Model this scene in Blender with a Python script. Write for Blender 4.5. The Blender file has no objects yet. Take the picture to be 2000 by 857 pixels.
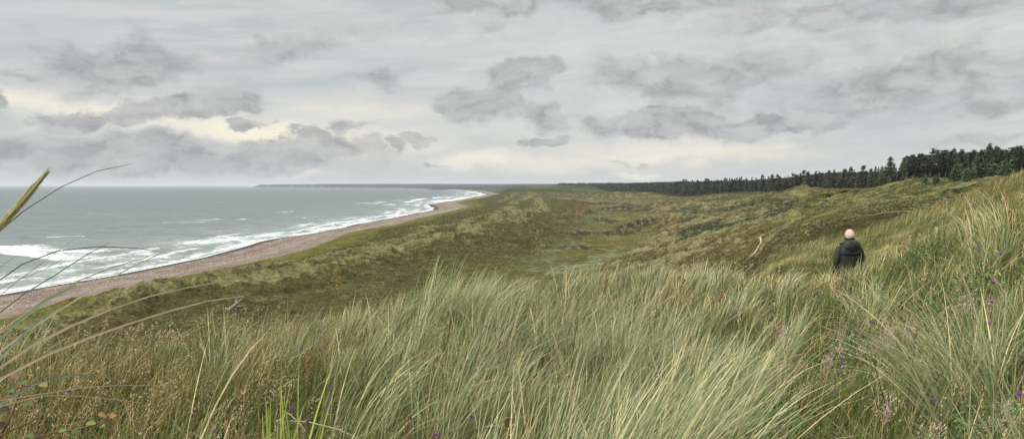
import bpy, math, random
import numpy as np
from mathutils import Vector, Matrix

R = math.radians
rng = np.random.default_rng(7)
random.seed(7)
scene = bpy.context.scene
COL = scene.collection

# ------------------------------------------------------------------ camera geometry
F = 1428.0                       # focal length in photo pixels (2000 px wide photo)
EYE = 35.0
PITCH = math.atan(66.5 / F)
cam_d = bpy.data.cameras.new('camera'); cam = bpy.data.objects.new('camera', cam_d); COL.objects.link(cam)
cam_d.sensor_width = 36; cam_d.lens = 36 * F / 2000
cam_d.clip_start = 0.05; cam_d.clip_end = 120000
cam.location = (0, 0, EYE); cam.rotation_euler = (R(90) - PITCH, 0, 0)
scene.camera = cam

def ray(px, py):
    xc, yc = (px - 1000) / F, (428.5 - py) / F
    return np.array([xc, math.cos(PITCH) + math.sin(PITCH) * yc, -math.sin(PITCH) + math.cos(PITCH) * yc])
def P(px, py, d):
    r = ray(px, py); r = r * (d / r[1])
    return np.array([r[0], r[1], EYE + r[2]])

# ------------------------------------------------------------------ helpers
def sstep(x, a, b):
    t = np.clip((x - a) / (b - a), 0, 1); return t * t * (3 - 2 * t)

_perm = np.random.default_rng(3).permutation(256).astype(np.int64); _perm = np.concatenate([_perm, _perm])
_ga = np.random.default_rng(4).uniform(0, 2 * np.pi, 256); _gx, _gy = np.cos(_ga), np.sin(_ga)
def perlin(x, y):
    xi = np.floor(x).astype(np.int64); yi = np.floor(y).astype(np.int64)
    xf, yf = x - xi, y - yi; xi &= 255; yi &= 255
    u = xf * xf * xf * (xf * (xf * 6 - 15) + 10); v = yf * yf * yf * (yf * (yf * 6 - 15) + 10)
    def g(ix, iy, fx, fy):
        h = _perm[_perm[ix & 255] + (iy & 255)]; return _gx[h] * fx + _gy[h] * fy
    a = g(xi, yi, xf, yf); b = g(xi + 1, yi, xf - 1, yf); c = g(xi, yi + 1, xf, yf - 1); d = g(xi + 1, yi + 1, xf - 1, yf - 1)
    return ((a * (1 - u) + b * u) * (1 - v) + (c * (1 - u) + d * u) * v) * 1.5
def fbm(x, y, o=4, ridged=False):
    s = 0; amp = 1; tot = 0
    for i in range(o):
        n = perlin(x * 2 ** i + 17.3 * i, y * 2 ** i - 9.1 * i)
        if ridged: n = 1 - 2 * np.abs(n)
        s = s + n * amp; tot += amp; amp *= .5
    return s / tot

def tag(o, label=None, cat=None, group=None, kind=None):
    if label: o['label'] = label
    if cat: o['category'] = cat
    if group: o['group'] = group
    if kind: o['kind'] = kind
    return o

def empty(name, loc=(0, 0, 0), rz=0):
    o = bpy.data.objects.new(name, None); COL.objects.link(o)
    o.location = loc; o.rotation_euler = (0, 0, rz); o.empty_display_size = .1; return o

def mesh_np(name, V, Fq, mat, colors=None, parent=None, smooth=False, attrs=None, link=True):
    """V (n,3); Fq (m,k) index array or list of such arrays"""
    V = np.asarray(V, dtype=np.float32).reshape(-1, 3)
    Fl = Fq if isinstance(Fq, list) else [Fq]
    me = bpy.data.meshes.new(name)
    me.vertices.add(len(V)); me.vertices.foreach_set('co', V.ravel())
    idx = np.concatenate([f.ravel() for f in Fl]).astype(np.int32)
    tot = np.concatenate([np.full(len(f), f.shape[1]) for f in Fl]).astype(np.int32)
    start = np.concatenate([[0], np.cumsum(tot)[:-1]]).astype(np.int32)
    me.loops.add(len(idx)); me.loops.foreach_set('vertex_index', idx)
    me.polygons.add(len(tot)); me.polygons.foreach_set('loop_start', start)
    me.polygons.foreach_set('use_smooth', np.full(len(tot), smooth, dtype=bool))
    me.update(calc_edges=True)
    if colors is not None:
        c = np.ones((len(V), 4), dtype=np.float32); c[:, :3] = colors
        a = me.attributes.new('Col', 'FLOAT_COLOR', 'POINT'); a.data.foreach_set('color', c.ravel())
    for k, v in (attrs or {}).items():
        a = me.attributes.new(k, 'FLOAT', 'POINT'); a.data.foreach_set('value', np.asarray(v, dtype=np.float32).ravel())
    if mat: me.materials.append(mat)
    if not link: return me
    o = bpy.data.objects.new(name, me); COL.objects.link(o)
    if parent is not None: o.parent = parent
    return o

class NT:
    """tiny node helper"""
    def __init__(s, tree): s.t = tree; s.n = tree.nodes; s.l = tree.links
    def node(s, ty, **kw):
        n = s.n.new(ty)
        ins = kw.pop('ins', {})
        for k, v in kw.items(): setattr(n, k, v)
        for k, v in ins.items(): s.put(n.inputs[k], v)
        return n
    def put(s, sock, v):
        if isinstance(v, bpy.types.NodeSocket): s.l.new(v, sock)
        else: sock.default_value = v
    def math(s, op, a, b=None, c=None, clamp=False):
        n = s.n.new('ShaderNodeMath'); n.operation = op; n.use_clamp = clamp
        s.put(n.inputs[0], a)
        if b is not None: s.put(n.inputs[1], b)
        if c is not None: s.put(n.inputs[2], c)
        return n.outputs[0]
    def vmath(s, op, a, b=None, out=0, scale=None):
        n = s.n.new('ShaderNodeVectorMath'); n.operation = op
        s.put(n.inputs[0], a)
        if b is not None: s.put(n.inputs[1], b)
        if scale is not None: s.put(n.inputs['Scale'], scale)
        return n.outputs[out]
    def mapr(s, v, a, b, c=0., d=1., smooth=True):
        n = s.n.new('ShaderNodeMapRange'); n.interpolation_type = 'SMOOTHSTEP' if smooth else 'LINEAR'
        s.put(n.inputs[0], v)
        for i, q in zip((1, 2, 3, 4), (a, b, c, d)): s.put(n.inputs[i], q)
        return n.outputs[0]
    def mix(s, f, a, b, blend='MIX'):
        n = s.n.new('ShaderNodeMix'); n.data_type = 'RGBA'; n.blend_type = blend; n.clamp_factor = True
        s.put(n.inputs[0], f); s.put(n.inputs[6], a); s.put(n.inputs[7], b)
        return n.outputs[2]
    def noise(s, vec, scale, detail=3, rough=.5, out=0, dist=0):
        n = s.n.new('ShaderNodeTexNoise'); s.put(n.inputs['Vector'], vec)
        n.inputs['Scale'].default_value = scale; n.inputs['Detail'].default_value = detail
        n.inputs['Roughness'].default_value = rough; n.inputs['Distortion'].default_value = dist
        return n.outputs[out]

def new_mat(name):
    m = bpy.data.materials.new(name); m.use_nodes = True; m.node_tree.nodes.clear()
    return m, NT(m.node_tree)
def rgba(c): return (c[0], c[1], c[2], 1)

def simple_mat(name, col, rough=.7, var=.25, scale=8, spec=.3, bump=0.0, trans=0.0, attr=False, col2=None):
    m, t = new_mat(name)
    tc = t.node('ShaderNodeTexCoord').outputs['Object']
    nz = t.noise(tc, scale, 4)
    if attr:
        base = t.node('ShaderNodeAttribute', attribute_name='Col').outputs['Color']
        base = t.mix(1.0, base, t.mix(nz, (1 - var,) * 3 + (1,), (1 + var,) * 3 + (1,)), 'MULTIPLY')
    else:
        c2 = col2 or tuple(min(1, x * (1 + var)) for x in col)
        base = t.mix(t.mapr(nz, .3, .7), rgba(tuple(x * (1 - var) for x in col)), rgba(c2))
    b = t.node('ShaderNodeBsdfPrincipled')
    t.put(b.inputs['Base Color'], base); b.inputs['Roughness'].default_value = rough
    b.inputs['Specular IOR Level'].default_value = spec
    if bump:
        bp = t.node('ShaderNodeBump', ins={'Height': nz, 'Strength': .6, 'Distance': bump})
        t.l.new(bp.outputs[0], b.inputs['Normal'])
    out = t.node('ShaderNodeOutputMaterial'); sh = b.outputs[0]
    if trans:
        tr = t.node('ShaderNodeBsdfTranslucent'); t.put(tr.inputs[0], base)
        mx = t.node('ShaderNodeMixShader'); mx.inputs[0].default_value = trans
        t.l.new(sh, mx.inputs[1]); t.l.new(tr.outputs[0], mx.inputs[2]); sh = mx.outputs[0]
    t.l.new(sh, out.inputs[0])
    return m

# ------------------------------------------------------------------ coast line and terrain height
_sy = np.array([-4000, 0, 235, 255, 279, 314, 354, 442, 500, 588, 666, 780, 900, 1041, 1180, 1315, 1562, 1785, 2777, 4165, 6250, 9000, 10600, 11300, 11800, 60000.])
_sx = np.array([-190, -172, -164, -161, -156, -153, -150, -155, -153, -144, -139, -131, -122, -112, -128, -150, -142, -125, -97, -204, -525, -1500, -3000, -4000, -4230, -21300.])
def coast(y):
    s = np.interp(y, _sy, _sx)
    return s + 5 * perlin(y / 70., y * 0 + .5) * sstep(y, 150, 400) * (1 - sstep(y, 3000, 5000))

# control points: (px, py, depth) of the ground surface, or ('r', px, depth, zrel)
CP = []
def cp(px, py, d): p = P(px, py, d); CP.append((p[0], p[1], p[2] - EYE))
def cr(px, d, z): CP.append(((px - 1000) / F * d, d, z))
for px, d, z in [(-300, 5, -1.8), (0, 5.4, -1.50), (200, 6, -1.64), (400, 6.6, -1.66), (600, 7.5, -1.76), (700, 7.8, -1.72), (850, 8.6, -1.62), (1000, 9.5, -1.72),
                 (1150, 10.5, -1.64), (1300, 11.5, -1.70), (1500, 11.7, -1.76), (1640, 11.5, -1.70), (1750, 12.3, -1.55), (1850, 13, -1.22), (1930, 13.5, -.86),
                 (2000, 14, -.44), (2250, 15, .5), (2600, 15, 1.2)]:
    cr(px, d, z)
for px, z1, z3 in [(-600, -1.8, -2.1), (0, -1.68, -1.62), (500, -1.66, -1.66), (1000, -1.66, -1.66), (1500, -1.62, -1.58), (2000, -1.5, -1.2), (2600, -1.3, -.7)]:
    cr(px, 1.2, z1); cr(px, 3.2, z3)
for px, z6 in [(1000, -1.72), (1300, -1.74), (1600, -1.66), (1800, -1.32), (2000, -.85), (2400, -.3)]: cr(px, 6.5, z6 + .06)
# beyond the crest: falls away to the valley
for px in (-600, -300, 0, 300, 600, 900, 1150, 1350):
    k = 1 if px < 1300 else .8
    c0 = -1.9
    cr(px, 9 + max(0, px) / 200, c0 - 1.6 * k * (1 if px < 600 else .5)); cr(px, 22, -7.5 * k); cr(px, 42, -16 * k); cr(px, 75, -26 * k); cr(px, 110, -28.5 * k)
cr(1660, 13.4, -2.52); cr(1600, 17, -2.75); cr(1500, 15, -2.75); cr(1700, 19, -2.45)
cr(1450, 22, -3.9); cr(1400, 18, -3.9)
for px, py, d in [(1500, 516, 24), (1545, 500, 25), (1600, 487, 26), (1650, 480, 28), (1700, 472, 30), (1760, 462, 31), (1820, 446, 33), (1900, 412, 37), (1960, 382, 42), (2060, 350, 48), (2300, 330, 50)]:
    cp(px, py + 3, d)
cr(1550, 40, -9); cr(1650, 48, -9.5); cr(1750, 52, -8.5); cr(1850, 60, -7); cr(1950, 70, -4.2); cr(2100, 80, -1)
cr(1500, 70, -16); cr(1650, 80, -13)
for px, py, d in [(1660, 428, 112), (1740, 420, 105), (1800, 420, 100), (1850, 426, 92), (1580, 452, 118), (1530, 475, 122),
                  (1490, 462, 150), (1470, 505, 135), (1420, 500, 150), (1380, 480, 190), (1300, 500, 200),
                  (1640, 415, 200), (1800, 402, 150), (1700, 392, 230), (1750, 362, 275), (1800, 352, 285), (1700, 372, 330), (1900, 354, 275), (1990, 344, 262), (2200, 330, 260),
                  (1850, 384, 175), (1940, 378, 125), (2000, 362, 160),
                  (1650, 374, 440), (1600, 376, 500), (1500, 378, 600), (1400, 380, 780), (1300, 383, 1150), (1200, 374, 1400), (1100, 371, 2000), (1000, 367, 4000),
                  (1500, 400, 400), (1600, 402, 300), (1500, 430, 290), (1400, 420, 520), (1400, 442, 340), (1300, 401, 780), (1300, 432, 540),
                  (1250, 470, 345), (1200, 500, 278), (1100, 480, 343), (1100, 430, 600), (1100, 400, 1080), (1200, 397, 1150), (1200, 386, 1500), (1100, 387, 1650),
                  (1000, 450, 460), (1000, 500, 295), (1000, 393, 1400), (900, 480, 335), (800, 520, 256), (700, 560, 206), (500, 590, 177), (300, 620, 150), (100, 650, 132),
                  (-200, 700, 110), (1400, 371, 1400), (1600, 360, 900), (1800, 348, 500), (2000, 340, 500), (2300, 335, 500), (1300, 368, 2200), (1800, 352, 1500), (2200, 345, 1500)]:
    cp(px, py, d)
for px in (900, 1300, 1700, 2200): cr(px, 7000, 8 if px > 1000 else -12); cr(px, 14000, 25)
CP = np.array(CP)
KT = 2.2
def _lp(x, y):
    r = np.hypot(x, y) + 1e-6; return np.arctan2(x, y), np.log(r), r
def _tps():
    th, lr, r = _lp(CP[:, 0], CP[:, 1]); v = CP[:, 2] / (r + 5)
    X = np.stack([th * KT, lr], 1); n = len(X)
    D = np.hypot(X[:, None, 0] - X[None, :, 0], X[:, None, 1] - X[None, :, 1])
    K = np.where(D > 0, D * D * np.log(D + 1e-12), 0) + np.eye(n) * 1e-3
    Pm = np.concatenate([np.ones((n, 1)), X], 1)
    A = np.zeros((n + 3, n + 3)); A[:n, :n] = K; A[:n, n:] = Pm; A[n:, :n] = Pm.T
    return X, np.linalg.solve(A, np.concatenate([v, np.zeros(3)]))
_TX, _TW = _tps()
def _tps_eval(th, lr):
    th = np.atleast_1d(th); lr = np.atleast_1d(lr); out = np.empty(th.shape); n = len(_TX)
    for i in range(0, len(th), 60000):
        a, b = th[i:i + 60000] * KT, lr[i:i + 60000]
        D2 = (a[:, None] - _TX[None, :, 0]) ** 2 + (b[:, None] - _TX[None, :, 1]) ** 2
        out[i:i + 60000] = (.5 * D2 * np.log(D2 + 1e-12)) @ _TW[:n] + _TW[n] + _TW[n + 1] * a + _TW[n + 2] * b
    return out
THL = 0.98
def base_rel(x, y):
    th, lr, r = _lp(x, y); lr = np.clip(lr, -.2, 9.6)
    v = _tps_eval(np.clip(th, -THL, THL), lr)
    back = np.abs(th) > THL
    if back.any():
        tb = np.where(th > 0, th, th + 2 * np.pi)[back]
        t = sstep(tb, THL, 2 * np.pi - THL)
        vr = _tps_eval(np.full(tb.shape, THL), lr[back]); vl = _tps_eval(np.full(tb.shape, -THL), lr[back])
        v[back] = vr * (1 - t) + vl * t
    return v * (r + 5)

rgm = np.random.default_rng(77)
MOUNDS = []   # x, y, amp, rx, ry
for px, py, d, a, rx, ry in [(1255, 398, 700, 4.5, 22, 20), (1320, 400, 680, 5, 26, 20), (1215, 396, 760, 4, 26, 20), (1060, 396, 1150, 5, 60, 40), (1155, 398, 1100, 4, 45, 30),
                             (1245, 442, 440, 3.2, 14, 10), (1285, 436, 455, 3.5, 20, 10), (1215, 455, 400, 2.4, 10, 10), (1350, 425, 430, 5, 22, 16), (1400, 412, 520, 6, 26, 20),
                             (1190, 376, 1700, 4, 120, 60), (1250, 373, 1900, 3, 110, 60), (1540, 392, 420, 5, 22, 14),
                             (930, 415, 780, 4, 18, 30), (960, 440, 520, 4.5, 14, 22), (1000, 423, 640, 4, 20, 22), (1030, 408, 860, 5, 30, 30), (905, 476, 345, 3.0, 16, 14)]:
    p = P(px, py, d); MOUNDS.append((p[0], p[1], a, rx, ry))
for k in range(26):       # scattered low hummocks across the slack
    d = rgm.uniform(280, 900); px = rgm.uniform(1000, 1330); MOUNDS.append(((px - 1000) / F * d, d, rgm.uniform(1.0, 2.4) * (.7 + d / 900), rgm.uniform(5, 13), rgm.uniform(4, 9)))

def ridge_lines(y):
    return np.interp(y, [100, 241, 294, 439, 700, 1500], [72, 79, 92, 108, 120, 130]), np.interp(y, [100, 177, 225, 339, 430, 803, 1500], [78, 84, 100, 118, 139, 163, 175])
def H(x, y, full=False):
    x = np.atleast_1d(np.asarray(x, float)); y = np.atleast_1d(np.asarray(y, float))
    r = np.hypot(x, y)
    z = EYE + base_rel(x, y)
    c = x - coast(y)
    # hummocky dunes: large where the land lies above the valley floor
    far = sstep(r, 90, 220)
    floorm = 1 - sstep(z, 8.2, 11.0)
    edge = sstep(c, 60, 110)
    w = fbm(x / 30., y / 30., 2)
    rd = fbm(x / 34. + .25 * w, y / 26. + .25 * w + 5, 4, ridged=True)
    hill = sstep(z, 26, 32)
    amp = (3.0 * (1 - floorm) + .35 * floorm) * (1 - .6 * hill)
    amp = amp * (1 - .85 * sstep(r, 430, 700) * sstep(x, 90, 170)) * (1 - .4 * sstep(r, 600, 900))
    z = z + far * edge * amp * (rd - .35)
    z = z + far * edge * (1 - sstep(r, 420, 800)) * (.35 + 1.45 * (1 - floorm)) * .9 * (fbm(x / 13. + 3, y / 9., 3, ridged=True) - .3) * (1 - hill * .5)
    z = z + far * edge * (1 - floorm) * (1 - sstep(r, 500, 1200)) * .5 * fbm(x / 7., y / 7., 2, ridged=True)
    z = z + far * edge * 1.0 * sstep(r, 1300, 2500) * 5 * (fbm(x / 300., y / 200., 4, ridged=True) - .2)
    near2 = sstep(r, 15, 40) * (1 - sstep(r, 150, 260))
    z = z + near2 * .32 * fbm(x / 7., y / 7., 3, ridged=True)
    z = z + .05 * fbm(x / .9, y / .9, 2) + .04 * fbm(x / .35, y / .35, 1)
    for mx, my, a, rx, ry in MOUNDS:
        q = ((x - mx) / rx) ** 2 + ((y - my) / ry) ** 2
        z = z + a * np.exp(-q) * (1 + .5 * rd)
    # coastal profile and foredunes
    beach = np.where(c < 0, c * .03, np.where(c < 9, c * .11, 1. + (c - 9) * .052)) + .18 * fbm(x / 22., y / 60., 2) * sstep(c, 2, 12)
    bw = sstep(c, 46 + 4 * perlin(y / 30., y * 0), 62)
    flat = 5.6 + .01 * c + .25 * fbm(x / 12., y / 12., 3)
    fw = sstep(c, 70, 112)
    z = (beach * (1 - bw) + flat * bw) * (1 - fw) + z * fw
    m = .6 + .55 * perlin(y / 90., y * 0 + 3.3); cw = 9 * perlin(y / 60., y * 0 + 7.7) + 7 * perlin(y / 17., x / 20.)
    ext = (1 - sstep(y, 1700, 2600)) * sstep(y, 20, 140)
    gfun = lambda c0, wd: np.exp(-(np.abs(c - c0 - cw) / wd) ** 1.7)
    rgh = .6 + .75 * fbm(x / 16., y / 20., 3, ridged=True)
    cA, cB = ridge_lines(y)
    gap = .35 + .65 * sstep(perlin(y / 38., y * 0 + 1.2), -.35, .15)
    z = z + ext * rgh * (2.2 * gfun(cA, 10) * m + 3.6 * gfun(cB, 12) * gap)
    z = z + ext * 2.2 * sstep(c, cB + 5, cB + 20) * (1 - sstep(c, cB + 45, cB + 75)) * sstep(y, 260, 380) * np.maximum(fbm(x / 17. + 7, y / 24., 3, ridged=True) - .25, 0) * 1.6
    z = z + ext * sstep(c, 66, 80) * (1 - sstep(c, cB, cB + 30)) * 1.9 * (fbm(x / 9., y / 13., 3, ridged=True) - .3)
    # far headland
    fh = sstep(y, 10800, 12600)
    z = z * (1 - fh) + fh * sstep(c, 50, 1500) * (60 + 16 * fbm(x / 1800., y / 1800., 4))
    # keep the land beside the sea in the far bay low
    lowc = (1 - sstep(c, 200, 900)) * sstep(y, 2600, 4200) * (1 - sstep(y, 9500, 11000))
    z = z * (1 - lowc) + lowc * np.minimum(z, np.minimum(2 + .02 * np.maximum(c, 0), 8))
    z = np.where(c < 0, np.minimum(z, c * .03 - .02), z)
    if full: return z, c, r, rd, floorm
    return z

def ground_hit(px, py, lift=0.0, dmax=400, dmin=1.2):
    """walk a ray until it meets the ground surface raised by lift"""
    r = ray(px, py); ts = np.geomspace(dmin, dmax, 700)
    pts = r[None] * ts[:, None]; z = H(pts[:, 0], pts[:, 1]) + lift
    under = np.where(EYE + pts[:, 2] < z)[0]
    i = under[0] if len(under) else len(ts) - 1
    x, y = pts[i, 0], pts[i, 1]
    return np.array([x, y, float(H(x, y)[0])])

# ------------------------------------------------------------------ ground sheet
def lerp(a, b, t): return a + (b - a) * t[..., None]
C3 = lambda *a: np.array(a, dtype=float)
def ground_colour(x, y, z, c, r, rd, floorm):
    n1 = fbm(x / 45., y / 45., 4); n2 = fbm(x / 11., y / 14., 4); n3 = fbm(x / 3., y / 3.5, 3); n5 = fbm(x / 1.1, y / 1.3, 2)
    marram = C3(.270, .240, .115); heath = C3(.100, .084, .030); olive = C3(.162, .146, .052)
    pale = C3(.19, .20, .105); pink = C3(.225, .145, .080); scrub = C3(.050, .072, .036); straw = C3(.24, .20, .11)
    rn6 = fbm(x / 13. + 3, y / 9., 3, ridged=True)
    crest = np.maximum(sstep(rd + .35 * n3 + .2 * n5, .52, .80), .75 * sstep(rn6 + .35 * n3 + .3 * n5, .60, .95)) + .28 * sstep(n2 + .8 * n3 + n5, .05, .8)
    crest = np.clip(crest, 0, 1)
    dune = lerp(heath, marram, crest)  # pale marram crests, dark heath hollows; contrast also paints in lit and shaded relief
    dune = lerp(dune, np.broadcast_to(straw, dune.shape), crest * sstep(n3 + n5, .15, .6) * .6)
    # valley floor, streaked along the slacks
    s1 = fbm(x / 60. + .3 * n1, y / 130. + 11, 4); s2 = fbm(x / 16., y / 34. + 3, 4)
    fl = lerp(olive, C3(.088, .076, .020), sstep(s2, -.05, .35))
    fl = lerp(fl, np.broadcast_to(pale, fl.shape), sstep(s1 + .3 * s2, .02, .22) * .85)
    fl = lerp(fl, np.broadcast_to(straw * .85, fl.shape), sstep(s2 - s1, .25, .55) * .6)
    fl = fl * (1 + .55 * sstep(s2 + n3 * .7 + .5 * n5, -.5, .5)[..., None] - .3)
    tl = P(1052, 448, 500), P(1100, 412, 850)
    tf = np.clip((y - 470) / 400., 0, 1); tx = tl[0][0] + (tl[1][0] - tl[0][0]) * tf + 4 * perlin(y / 60., y * 0)
    tk = np.exp(-((x - tx) / 3.5) ** 2) * sstep(y, 440, 480) * (1 - sstep(y, 860, 920))
    fl = lerp(fl, np.broadcast_to(C3(.085, .105, .075), fl.shape), tk * .8)
    pk = sstep(y, 820, 1250) * (1 - sstep(y, 1750, 1950)) * sstep(n1 + .5 * n2, -.35, .1)
    fl = lerp(fl, np.broadcast_to(pink, fl.shape), pk)
    mk = np.zeros_like(x)
    for mx, my, a, rx, ry in MOUNDS: mk = np.maximum(mk, np.exp(-(((x - mx) / rx) ** 2 + ((y - my) / ry) ** 2)))
    hmk = lerp(C3(.058, .046, .019), C3(.25, .22, .12), sstep(n3 + .8 * n5 + .6 * mk, .45, .95))
    fl = lerp(fl, hmk, sstep(mk, .12, .5))
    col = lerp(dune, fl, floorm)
    # right-hand hillside: streaky yellow green grass
    hl = sstep(z, 24, 29) * sstep(r, 60, 130) * (1 - sstep(r, 420, 520))
    strk = fbm((x * .8 + y * .6) / 30., (x * .6 - y * .8) / 5., 4)
    hill = lerp(C3(.078, .080, .022), C3(.235, .210, .085), sstep(strk + .4 * n3, -.15, .35))
    col = lerp(col, hill, hl)
    # heathery dark mound behind the walker, the scrub belts and the scrubby plain under the wood
    px = 1000 + F * x / np.maximum(y, 1)
    hm = sstep(r, 45, 60) * (1 - sstep(r, 118 + 25 * (1 - sstep(px, 1560, 1640)), 150)) * sstep(x, 24, 40)
    heaths = lerp(C3(.080, .068, .021), C3(.27, .235, .12), sstep(n5 + .8 * n3 - .5 * sstep(px, 1560, 1680), .22, .6))
    heaths = lerp(heaths, np.broadcast_to(C3(.065, .072, .026), heaths.shape), sstep(n2, .0, .3) * sstep(px, 1640, 1720))
    col = lerp(col, heaths, hm)
    sc = sstep(r, 240, 300) * (1 - sstep(r, 800, 1100)) * sstep(x, 90, 140) * sstep(n1 + .5 * n2 + .25 * n3, -.12, .15)
    col = lerp(col, np.broadcast_to(scrub, col.shape), sc * .8 * sstep(z, 9, 14) * (1 - .75 * hl))
    br = sstep(r, 330, 420) * (1 - sstep(r, 900, 1100)) * sstep(x, 60, 110) * sstep(n2, .0, .4)
    col = lerp(col, np.broadcast_to(C3(.175, .125, .075), col.shape), br * .7)
    fs = sstep(r, 1750, 2000)
    farc = lerp(C3(.050, .060, .028), C3(.125, .128, .055), sstep(fbm(x / 260., y / 160., 4), -.1, .35))
    col = lerp(col, farc, fs)
    farc2 = np.broadcast_to(C3(.032, .040, .030), col.shape); col = lerp(col, farc2, sstep(y, 6000, 9000) * .8)
    # foredune belt and the turf strip behind the beach
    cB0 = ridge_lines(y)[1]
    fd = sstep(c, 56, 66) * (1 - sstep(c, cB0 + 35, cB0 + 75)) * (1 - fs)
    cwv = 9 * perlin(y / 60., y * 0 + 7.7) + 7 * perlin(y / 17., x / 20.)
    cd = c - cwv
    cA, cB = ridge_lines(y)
    lit = np.maximum(.85 * np.exp(-(np.abs(cd - cA) / 7.) ** 2), np.exp(-(np.abs(cd - cB + 3) / 9.) ** 2)) * 1.0  # sunlit ridge tops against dark flanks, painted into the foredune colour
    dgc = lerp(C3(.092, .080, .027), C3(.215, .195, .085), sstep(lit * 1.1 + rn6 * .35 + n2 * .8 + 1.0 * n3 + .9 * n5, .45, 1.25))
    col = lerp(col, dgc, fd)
    turf = sstep(c, 46, 58) * (1 - sstep(c + 5 * n2, 68, 80)) * (1 - fs)
    tc = lerp(C3(.140, .135, .036), C3(.190, .172, .058), sstep(n2 + .5 * n3, -.1, .4))
    col = lerp(col, tc, turf)
    pkr = sstep(x, 15, 40) * (1 - sstep(x, 60, 100)) * sstep(y, 420, 500) * (1 - sstep(y, 700, 900)) * sstep(n2 + n1, .1, .5)
    col = lerp(col, np.broadcast_to(pink, col.shape), pkr * .6)
    sp = (1 - sstep(r, 36, 46)) * sstep(r, 14, 20); col = lerp(col, lerp(C3(.07, .08, .024), C3(.19, .17, .075), sstep(n3 + n5, -.2, .5)), sp)
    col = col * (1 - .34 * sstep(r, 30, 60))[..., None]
    # ground under the near grass: thatch and sand-brown humus
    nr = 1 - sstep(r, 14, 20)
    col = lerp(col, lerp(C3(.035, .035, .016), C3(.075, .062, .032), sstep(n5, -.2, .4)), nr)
    # beach: shingle with wet and dry bands
    shingle = lerp(C3(.180, .134, .104), C3(.255, .200, .162), sstep(n2 * .7 + n5 * .6, -.3, .5))
    wet = C3(.075, .058, .050)
    b = lerp(shingle, np.broadcast_to(wet, shingle.shape), 1 - sstep(c + 2.5 * n2, 5.5, 11))
    b = lerp(b, np.broadcast_to(C3(.10, .076, .062), b.shape), np.exp(-((c - 19 - 3 * n1 - 3 * n2) / 1.6) ** 2) * .6)
    b = lerp(b, np.broadcast_to(C3(.27, .23, .19), b.shape), np.exp(-((c - 32 - 4 * n1 - 3 * n2) / 2.2) ** 2) * .5)
    bm = 1 - sstep(c + 3 * n3 + 5 * n2, 46, 53)
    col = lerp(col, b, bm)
    return np.clip(col, .02, .8)

def ground_material():
    m, t = new_mat('dune ground')
    geo = t.node('ShaderNodeNewGeometry').outputs['Position']
    base = t.node('ShaderNodeAttribute', attribute_name='Col').outputs['Color']
    beach = t.node('ShaderNodeAttribute', attribute_name='beach').outputs['Fac']
    n1 = t.noise(geo, 1.6, 5, .65); n2 = t.noise(geo, .35, 4, .6); n3 = t.noise(geo, 6., 3)
    k = t.math('ADD', t.mapr(n1, .36, .66, -.48, .62, False), t.mapr(n2, .34, .66, -.34, .40, False))
    n4 = t.noise(geo, .11, 3, .6); k = t.math('ADD', k, t.mapr(n4, .34, .66, -.20, .22, False))
    k = t.math('MULTIPLY', k, t.mapr(beach, 0., 1., 1., .45, False))
    k = t.math('MAXIMUM', t.math('ADD', k, 1.0), .22)
    colv = t.vmath('SCALE', base, scale=k)
    # tiny pale pebbles on the shingle
    vo = t.node('ShaderNodeTexVoronoi', ins={'Vector': geo, 'Scale': 1.3}).outputs['Distance']
    speck = t.math('MULTIPLY', t.mapr(vo, .12, .2, 1, 0), beach)
    speck = t.math('MULTIPLY', speck, t.mapr(n2, .42, .6))
    colv = t.mix(t.math('MULTIPLY', speck, .55), colv, (.52, .46, .42, 1))
    b = t.node('ShaderNodeBsdfPrincipled'); t.put(b.inputs['Base Color'], colv)
    b.inputs['Roughness'].default_value = 1.0; b.inputs['Specular IOR Level'].default_value = .0
    h = t.math('ADD', t.math('MULTIPLY', n1, .55), t.math('MULTIPLY', n3, .12))
    bp = t.node('ShaderNodeBump', ins={'Height': h, 'Strength': .8, 'Distance': .9})
    t.l.new(bp.outputs[0], b.inputs['Normal'])
    out = t.node('ShaderNodeOutputMaterial'); t.l.new(b.outputs[0], out.inputs[0])
    return m
M_GROUND = ground_material()

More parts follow.
